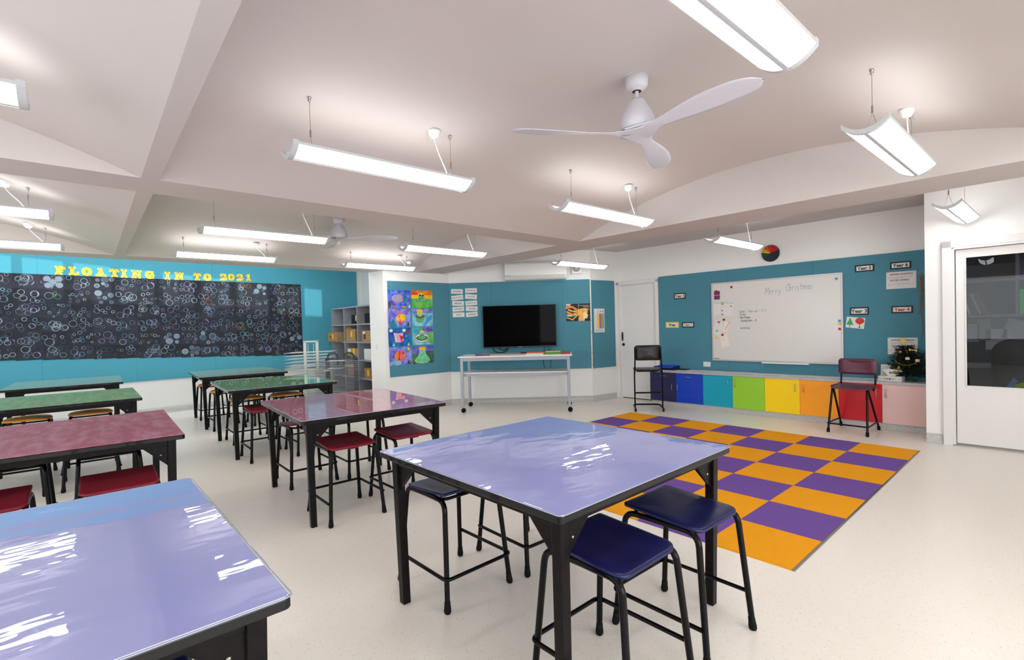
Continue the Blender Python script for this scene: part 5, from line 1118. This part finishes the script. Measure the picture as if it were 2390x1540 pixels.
# ------------------------------------------------------------------ christmas tree and its ornaments
tx_, ty_ = 3.655, 0.16; lean = Vector((-0.055, 0, 0)); r5 = random.Random(11)
tree = thing('christmas_tree', 'small dark artificial Christmas tree on the countertop by the return wall', 'christmas tree', CF.at(tx_, CT, ty_), CF.a)
needle = mat('tree_needles', (14, 28, 20), 0.8, noise=(30, (22, 42, 28), .4, .6)); TT = 0.43
b = MB(); b.tube([(0, 0, 0.0), (0, 0, 0.08), (lean.x * 0.5, 0, TT * 0.6), (lean.x, 0, TT)], 0.008, BRN, n=6, r1=0.004)
b.build('trunk', tree); b = MB(); b.lathe([(0.0, 0.0), (0.055, 0.0), (0.05, 0.018), (0.012, 0.025)], DGR, n=14); b.build('stand', tree)
b = MB()
def tree_r(z): return 0.035 + 0.19 * (1 - min(1, max(0, (z - 0.08) / (TT - 0.08)))) ** 0.55 * (0.75 if z < 0.11 else 1)
for k in range(230):
    z = 0.06 + (TT - 0.07) * (k / 230.0) ** 1.1; a = k * 2.4 + r5.uniform(-.3, .3); L = tree_r(z) * r5.uniform(0.75, 1.15)
    x0 = lean.x * z / TT; y_ok = 0.75 if sin(a) > 0 else 1.0
    tip = Vector((x0 + L * cos(a), L * sin(a) * y_ok * 0.72, z + L * r5.uniform(-0.1, 0.45))); root = Vector((x0, 0, z))
    d = tip - root; n_ = max(6, int(d.length / 0.0075))
    side = d.cross(Vector((0, 0, 1))).normalized(); up = side.cross(d).normalized()
    for i in range(2, n_):
        p = root + d * (i / n_)
        for q in range(3):
            an = r5.uniform(0, 2 * PI); v = (side * cos(an) + up * sin(an)) * r5.uniform(0.016, 0.030) + d.normalized() * 0.012; w2 = d.normalized() * 0.0034
            b.add([p - w2, p + w2, p + v], [(0, 1, 2)], needle)
b.build('needle_foliage', tree)
goldm = mat('gold_foil', (176, 140, 60), 0.4, metal=0.7); cand = mat('cream_bauble', (238, 206, 170), 0.4)
base = CF.at(tx_, CT, ty_)
def orn(name, label, x, y, z, build, cat='ornament'):
    b = MB(); build(b); return tag(b.build(name, loc=CF.at(tx_ + x, CT + z, ty_ + y), rot=CF.a), label, cat, 'ornaments on the Christmas tree')
orn('tree_star', 'gold star at the top of the Christmas tree', -0.075, -0.01, 0.495, lambda b: b.slab([(0.045 * (1 if i % 2 else 0.42) * cos(i * PI / 5 + 0.5), 0.045 * (1 if i % 2 else 0.42) * sin(i * PI / 5 + 0.5)) for i in range(10)], goldm, 0.01, 0.004))
def tin(b):
    P = [(-0.125, -0.06, 0.33), (-0.145, -0.1, 0.28), (-0.12, -0.135, 0.235), (-0.06, -0.16, 0.205), (0.0, -0.165, 0.205), (0.05, -0.15, 0.23), (0.075, -0.13, 0.25)]
    for i in range(len(P) - 1):
        for k in range(16):
            p = Vector(P[i]).lerp(Vector(P[i + 1]), k / 16)
            for q in range(3):
                v = Vector((r5.uniform(-1, 1), r5.uniform(-1, 1), r5.uniform(-1, 1))).normalized() * r5.uniform(0.008, 0.018); w2 = Vector((r5.uniform(-1, 1), r5.uniform(-1, 1), r5.uniform(-1, 1))).normalized() * 0.0018
                b.add([p - w2, p + w2, p + v], [(0, 1, 2)], goldm)
    b.tube(P, 0.002, goldm, n=4)
orn('tinsel_garland', 'gold tinsel draped across the front of the Christmas tree', 0, 0, 0, tin)
def drum(b): b.lathe([(0.0, -0.016), (0.02, -0.015), (0.022, -0.008), (0.022, 0.01), (0.018, 0.016), (0.0, 0.017)], cand, n=14)
orn('drum_bauble', 'cream drum-shaped bauble in the middle of the Christmas tree', -0.015, -0.14, 0.285, drum); orn('drum_bauble', 'cream drum-shaped bauble at the right of the Christmas tree', 0.075, -0.12, 0.262, drum)
def ball(r, M): return lambda b: b.lathe([(0.0, -r)] + [(r * sin(PI * i / 8), -r * cos(PI * i / 8)) for i in range(1, 8)] + [(0.0, r)], M, n=14)
orn('bauble', 'gold bauble high on the left of the Christmas tree', -0.09, -0.09, 0.36, ball(0.018, goldm)); orn('bauble', 'gold bauble at the lower left of the Christmas tree', -0.15, -0.08, 0.11, ball(0.02, goldm))
orn('foil_bell', 'gold foil bell hanging below the tinsel', -0.10, -0.13, 0.17, lambda b: b.lathe([(0.0, 0.022), (0.01, 0.02), (0.014, 0.0), (0.024, -0.022), (0.0, -0.02)], goldm, n=12)); orn('tinsel_bow', 'gold bow at the upper right of the Christmas tree', 0.03, -0.09, 0.385, lambda b: (b.poly([(0, 0), (-0.04, 0.02), (-0.035, -0.012)], goldm), b.poly([(0, 0), (0.04, 0.008), (0.035, -0.022)], goldm, -0.002), b.disc(0, 0, 0.008, goldm, -0.004)))

# ------------------------------------------------------------------ alcove shelving and cardboard boxes
sh_m = mat('grey_shelf_board', (160, 162, 168), 0.5)
SF = Frame((4.17, 11.0), (4.17, 8.2)); shelf = thing('shelving_unit', 'tall grey pigeonhole shelving unit in the alcove', 'shelving', SF.at(0, 0), SF.a)
cx_ = [0.0, 0.69, 1.37, 2.06, 2.72]; zz = [0.06, 0.425, 0.79, 1.155, 1.52, 1.885]
b = MB()
for x in cx_: b.box((x, 0.22, 0.94), (0.03, 0.44, 1.88), sh_m)
b.build('upright_panels', shelf)
for i, z in enumerate(zz):
    b = MB(); b.box((1.36, 0.22, z), (2.75, 0.436, 0.028), sh_m); b.build('shelf', shelf)
b = MB(); b.box((1.36, 0.445, 0.94), (2.75, 0.012, 1.88), sh_m); b.build('back_panel', shelf)
card = mat('cardboard', (182, 142, 98), 0.85, noise=(20, (168, 128, 86), .4, .6)); lab_y = flat('label_yellow', (250, 206, 20))
def shbox(label, x, row, w_, d_, h_, M, y=0.02, extra=None, name='cardboard_box', cat='box', rz=0.0):
    t = thing(name, label, cat, SF.at(x, zz[row] + 0.0155, y), SF.a + rz); b = MB(); b.box((0, d_ / 2, h_ / 2), (w_, d_, h_), M); b.build('carton', t, bevel=0.003)
    if extra: b = MB(); extra(b, h_); b.build('label_sticker' if True else '', t)
yl_ = lambda b, h: b.rect(0.03, h * 0.55, 0.09, 0.11, lab_y, -0.002)
shbox('black document box in the top row of the shelving, middle column', 1.10, 4, 0.3, 0.34, 0.19, BLK, 0.06, lambda b, h: b.rect(0.08, h * 0.62, 0.05, 0.11, lab_y, -0.002), 'document_box')
shbox('black document box in the top row beside the pillar', 1.78, 4, 0.36, 0.34, 0.20, BLK, 0.06, None, 'document_box')
shbox('cardboard box sticking out of the second row at the far left of the shelving', 0.33, 3, 0.52, 0.5, 0.2, card, -0.12, lambda b, h: (b.rect(0.02, h * 0.55, 0.09, 0.1, lab_y, -0.002), b.rect(-0.1, h * 0.5, 0.07, 0.04, BRN, -0.002)))
shbox('tall cardboard box with open flap in the second row, middle column', 1.02, 3, 0.46, 0.38, 0.26, card, 0.0, lambda b, h: (b.rect(0.05, h * 0.6, 0.09, 0.12, lab_y, -0.002), b.add([(-0.2, 0.0, h), (0.1, 0.0, h), (0.08, -0.05, h + 0.05), (-0.2, -0.04, h + 0.03)], [(0, 1, 2, 3)], card)))
shbox('printed cardboard box in the second row beside the pillar', 1.74, 3, 0.42, 0.4, 0.22, card, 0.02, lambda b, h: (b.rect(-0.08, h * 0.5, 0.1, 0.12, BRN, -0.002), b.rect(-0.1, h * 0.8, 0.1, 0.05, paper_w, -0.003)))
shbox('cardboard box with white and yellow labels in the third row', 1.03, 2, 0.54, 0.38, 0.22, card, 0.02, lambda b, h: (b.rect(-0.14, h * 0.8, 0.16, 0.07, paper_w, -0.002), b.rect(0.08, h * 0.75, 0.1, 0.12, lab_y, -0.0022), b.rect(-0.04, h * 0.5, 0.08, 0.035, BLK, -0.002), b.text('MATHS', -0.18, h * 0.2, 0.07, BLK, -0.002, bold=0.02), b.text('LIBRARY', 0.1, h * 0.2, 0.06, BLK, -0.002, bold=0.02)))
shbox('white file box in the third row beside the pillar', 1.76, 2, 0.4, 0.3, 0.22, paper_w, 0.04, None, 'file_box')
shbox('yellow folder box in the fourth row beside the pillar', 1.74, 1, 0.3, 0.3, 0.2, card, 0.02, yl_)

# ------------------------------------------------------------------ drying racks
def rack(label, loc, rz, M, wM, fw, H_, x_l, x_r, dep, zs, post, handles, tilt=0.0):
    t = thing('drying_rack', label, 'drying rack', loc, rz, 'wire drying racks'); b = MB()
    for s_ in (-1, 1):
        b.box((s_ * fw / 2, 0, H_ / 2 + 0.06), (post, 0.03, H_), M)
    b.box((0, 0, H_ + 0.055), (fw + post, 0.03, 0.03), M); b.box((0, 0, 0.08), (fw + post, 0.03, 0.03), M)
    for s_ in (-1, 1): b.box((s_ * fw / 2, 0, 0.06), (0.04, dep * 0.9, 0.03), M)
    if not handles:
        for z in zs: b.box((0, -0.016, z), (fw, 0.008, 0.012), M)
        for x in (-0.05, 0.05): b.box((x, -0.016, H_ - 0.1), (0.008, 0.008, 0.24), M)
    b.build('frame', t)
    for sx in (-1, 1):
        for sy in (-1, 1): b = MB(); b.lathe([(0.0, -0.01), (0.024, -0.01), (0.024, 0.01), (0.0, 0.01)], rubber, c=(sx * fw / 2, sy * dep * 0.42, 0.024), tf=Matrix.Rotation(PI / 2, 3, 'X'), n=12); b.build('castor', t)
    if handles:
        for x in (-0.16, 0.13): b = MB(); b.tube(fillet([(x - 0.09, 0, H_ - 0.05), (x - 0.08, 0, H_ + 0.16), (x + 0.08, 0, H_ + 0.16), (x + 0.09, 0, H_ - 0.05)], 0.07), 0.016, M); b.build('handle', t)
    rr = random.Random(5)
    for z in zs:
        tl = rr.uniform(-tilt, tilt); b = MB(); r_w = 0.0024
        def Z(x, y): return z + tl * x + 0.4 * tl * y
        b.tube([(x_l, -dep / 2, Z(x_l, -dep / 2)), (x_r, -dep / 2, Z(x_r, -dep / 2)), (x_r, dep / 2, Z(x_r, dep / 2)), (x_l, dep / 2, Z(x_l, dep / 2))], r_w, wM, n=4, closed=True)
        for k in range(1, 7): y = -dep / 2 + dep * k / 7; b.tube([(x_l, y, Z(x_l, y)), (x_r, y, Z(x_r, y))], 0.0012, wM, n=4, caps=False)
        for k in range(1, 8): x = x_l + (x_r - x_l) * k / 8; b.tube([(x, -dep / 2, Z(x, -dep / 2)), (x, dep / 2, Z(x, dep / 2))], 0.0012, wM, n=4, caps=False)
        b.build('wire_shelf', t)
    return t
rw = mat('rack_white', (214, 216, 210), 0.45); rg = mat('rack_charcoal', (50, 54, 62), 0.45); wg = mat('rack_wire_grey', (150, 152, 158), 0.35, metal=0.5)
rack('white wire drying rack in front of the turquoise board', (3.17, 9.42, 0), -TH + 0.1, rw, rw, 0.22, 1.16, -0.41, 0.42, 0.46, [1.02, 0.965, 0.91, 0.855, 0.79, 0.76, 0.70, 0.65] + [0.60 - 0.042 * i for i in range(11)], 0.05, False, 0.05)
rack('charcoal wire drying rack with curved handles in front of the shelving', (3.47, 8.74, 0), -TH + 0.05, rg, wg, 0.50, 0.84, -0.40, 0.36, 0.5, [0.86 - 0.035 * i for i in range(22)], 0.07, True, 0.01)
for k, (dx, z, L, lab) in enumerate(((-0.05, 0.868, 0.3, 'white sheet drying on the top shelf of the charcoal rack'), (-0.16, 0.695, 0.22, 'white sheet drying halfway down the charcoal rack at its left'), (-0.08, 0.73, 0.26, 'white sheet drying in the middle of the charcoal rack'))):
    b = MB(); b.box((dx, -0.12, z + 0.003), (L, 0.22, 0.002), paper_w); tag(b.build('drying_sheet', loc=(3.47, 8.74, 0), rot=-TH + 0.05), lab, 'paper', 'sheets on the drying rack')
b = MB(); b.box((0, 0.15, 0.1), (0.5, 0.26, 0.2), card); b.box((0.02, 0.08, 0.215), (0.46, 0.22, 0.025), lab_y); b.box((0.1, 0.02, 0.16), (0.22, 0.03, 0.1), flat('coral', (226, 80, 80))); b.box((-0.05, 0.05, 0.235), (0.4, 0.2, 0.01), paper_w)
tag(b.build('craft_pile', loc=SF.at(1.02, zz[1] + 0.015, 0.0), rot=SF.a), 'pile of yellow, white and coral papers in the fourth row of the shelving', 'paper pile')

# ------------------------------------------------------------------ office seen through the glazed door
off = mat('office_wall', (92, 92, 100), 0.7); offd = mat('office_board', (60, 76, 92), 0.9); b = MB()
b.box((8.98, -0.9, 1.37), (0.06, 4.1, 2.74), off); b.box((8.4, 1.10, 1.37), (1.2, 0.06, 2.74), off); b.box((8.1, -2.8, 1.37), (1.9, 0.06, 2.74), off); struct(b.build('wall_office_inner'))
OW = Frame((8.70, 1.2), (8.70, 0.0))
oc = thing('office_bookcase', 'grey wall bookcase inside the office, seen through the door glass', 'bookcase', OW.at(0, 0), OW.a)
b = MB(); dk = mat('office_shelf', (120, 120, 128), 0.5)
for z in (1.362, 1.81, 2.2): b.box((1.3, 0.12, z), (2.4, 0.25, 0.03), dk)
for x in (0.1, 0.675, 1.25, 1.83, 2.4): b.box((x, 0.12, 1.78), (0.025, 0.24, 0.86), dk)
b.box((1.3, 0.245, 1.78), (2.4, 0.01, 0.86), offd); b.build('carcass', oc)
ol = Frame((8.94, 1.2), (8.94, 0.0)); b = MB(); b.box((1.35, 0.0, 1.05), (2.5, 0.02, 0.58), offd); tag(b.build('office_pinboard', loc=ol.at(0, 0), rot=ol.a), 'dark pinboard under the bookcase inside the office', 'pinboard')
bc = [((70, 84, 40), 'olive'), ((206, 200, 180), 'cream-spined'), ((96, 40, 44), 'dark red'), ((40, 90, 86), 'teal'), ((170, 160, 150), 'pale grey'), ((110, 70, 50), 'brown'), ((124, 84, 60), 'tan'), ((60, 56, 60), 'charcoal')]
for k, (c, nm) in enumerate(bc):
    x = 0.205 + 0.034 * k; th = 0.20 + 0.028 * k; hh = 0.29 - 0.008 * (k % 3); b = MB(); b.box((0, 0.09, hh / 2), (0.024, 0.19, hh), flat('book_%d' % k, c), tf=None); b.v = [tuple(Matrix.Rotation(-th, 3, 'Y') @ Vector(p)) for p in b.v]
    if k == 1: b.v = b.v
    o = b.build('book', loc=OW.at(x, 1.384 + 0.004, 0.02), rot=OW.a); tag(o, nm + ' book leaning in the office bookcase', 'book', 'books leaning in the office bookcase')
b = MB(); b.box((0, 0.1, 0.15), (0.06, 0.2, 0.30), flat('folder_green', (30, 200, 60))); tag(b.build('ring_binder', loc=OW.at(0.725, 1.378, 0.01), rot=OW.a), 'bright green ring binder in the office bookcase', 'binder')
for lab, x, z, w_, h_, rt, M in (('pinned grey sheet at the left edge of the office glass', 0.25, 1.14, 0.12, 0.24, 0.0, LGY), ('pinned green sheet behind the office glass', 0.355, 1.18, 0.13, 0.27, 0.0, flat('pale_green_paper', (150, 176, 140))),
    ('pinned plain sheet in the middle of the office glass', 0.47, 1.055, 0.2, 0.27, 0.0, paper_w), ('pinned densely written sheet tilted at the right of the office glass', 0.645, 1.175, 0.2, 0.26, -0.28, paper_w), ('pinned sheet cropped at the right picture edge in the office', 0.80, 1.23, 0.15, 0.2, 0.05, SKY)):
    def pw(b, w_=w_, h_=h_, rt=rt):
        for q in range(9): b.rect(-sin(rt) * (-h_ * 0.4 + h_ * 0.1 * q) , (h_ * 0.4 - h_ * 0.1 * q) * cos(rt), w_ * 0.8, 0.004, GRY, -0.003, rt)
    sheet(ol, 'pinned_sheet', lab, 'paper', x, z, w_, h_, rt, M, 'sheets pinned in the office', y=-0.014, parts=pw if 'written' in lab else None)
b = MB(); b.box((1.3, 0.0, 0.74), (2.4, 0.6, 0.03), mat('office_desk', (150, 140, 132), 0.5)); b.box((0.15, 0, 0.36), (0.03, 0.56, 0.72), off); b.box((2.45, 0, 0.36), (0.03, 0.56, 0.72), off); tag(b.build('office_desk', loc=Frame((8.60, 1.2), (8.60, 0)).at(0, 0), rot=OW.a), 'pale desk against the back of the office', 'desk')
t = thing('office_chair', 'black office chair back with a hi-vis jacket inside the office', 'chair', (8.0, 0.45, 0), OW.a)
b = shell(0.5, 0.62, 0.16, 0.06, 0.06, bk); b.v = [(x, y, z + 0.78) for x, y, z in b.v]; b.build('backrest', t)
b = MB(); b.prism(rrect(0.5, 0.48, 0.1), bk, 0.44, 0.52); b.build('seat', t); b = MB(); b.tube([(0, 0, 0.1), (0, 0, 0.45)], 0.03, black_metal)
for i in range(5): a = 2 * PI * i / 5; b.tube([(0, 0, 0.1), (0.28 * cos(a), 0.28 * sin(a), 0.05)], 0.018, black_metal, r1=0.012)
b.build('pedestal', t)
b = MB(); b.slab([(-0.2, 0.40), (-0.12, 0.40), (-0.03, 0.62), (-0.06, 0.66)], SKY, 0.02, -0.05); b.slab([(-0.08, 0.36), (0.06, 0.36), (0.05, 0.62), (-0.05, 0.58)], flat('hi_vis_yellow', (206, 226, 30)), 0.02, -0.05); b.build('jacket', t)
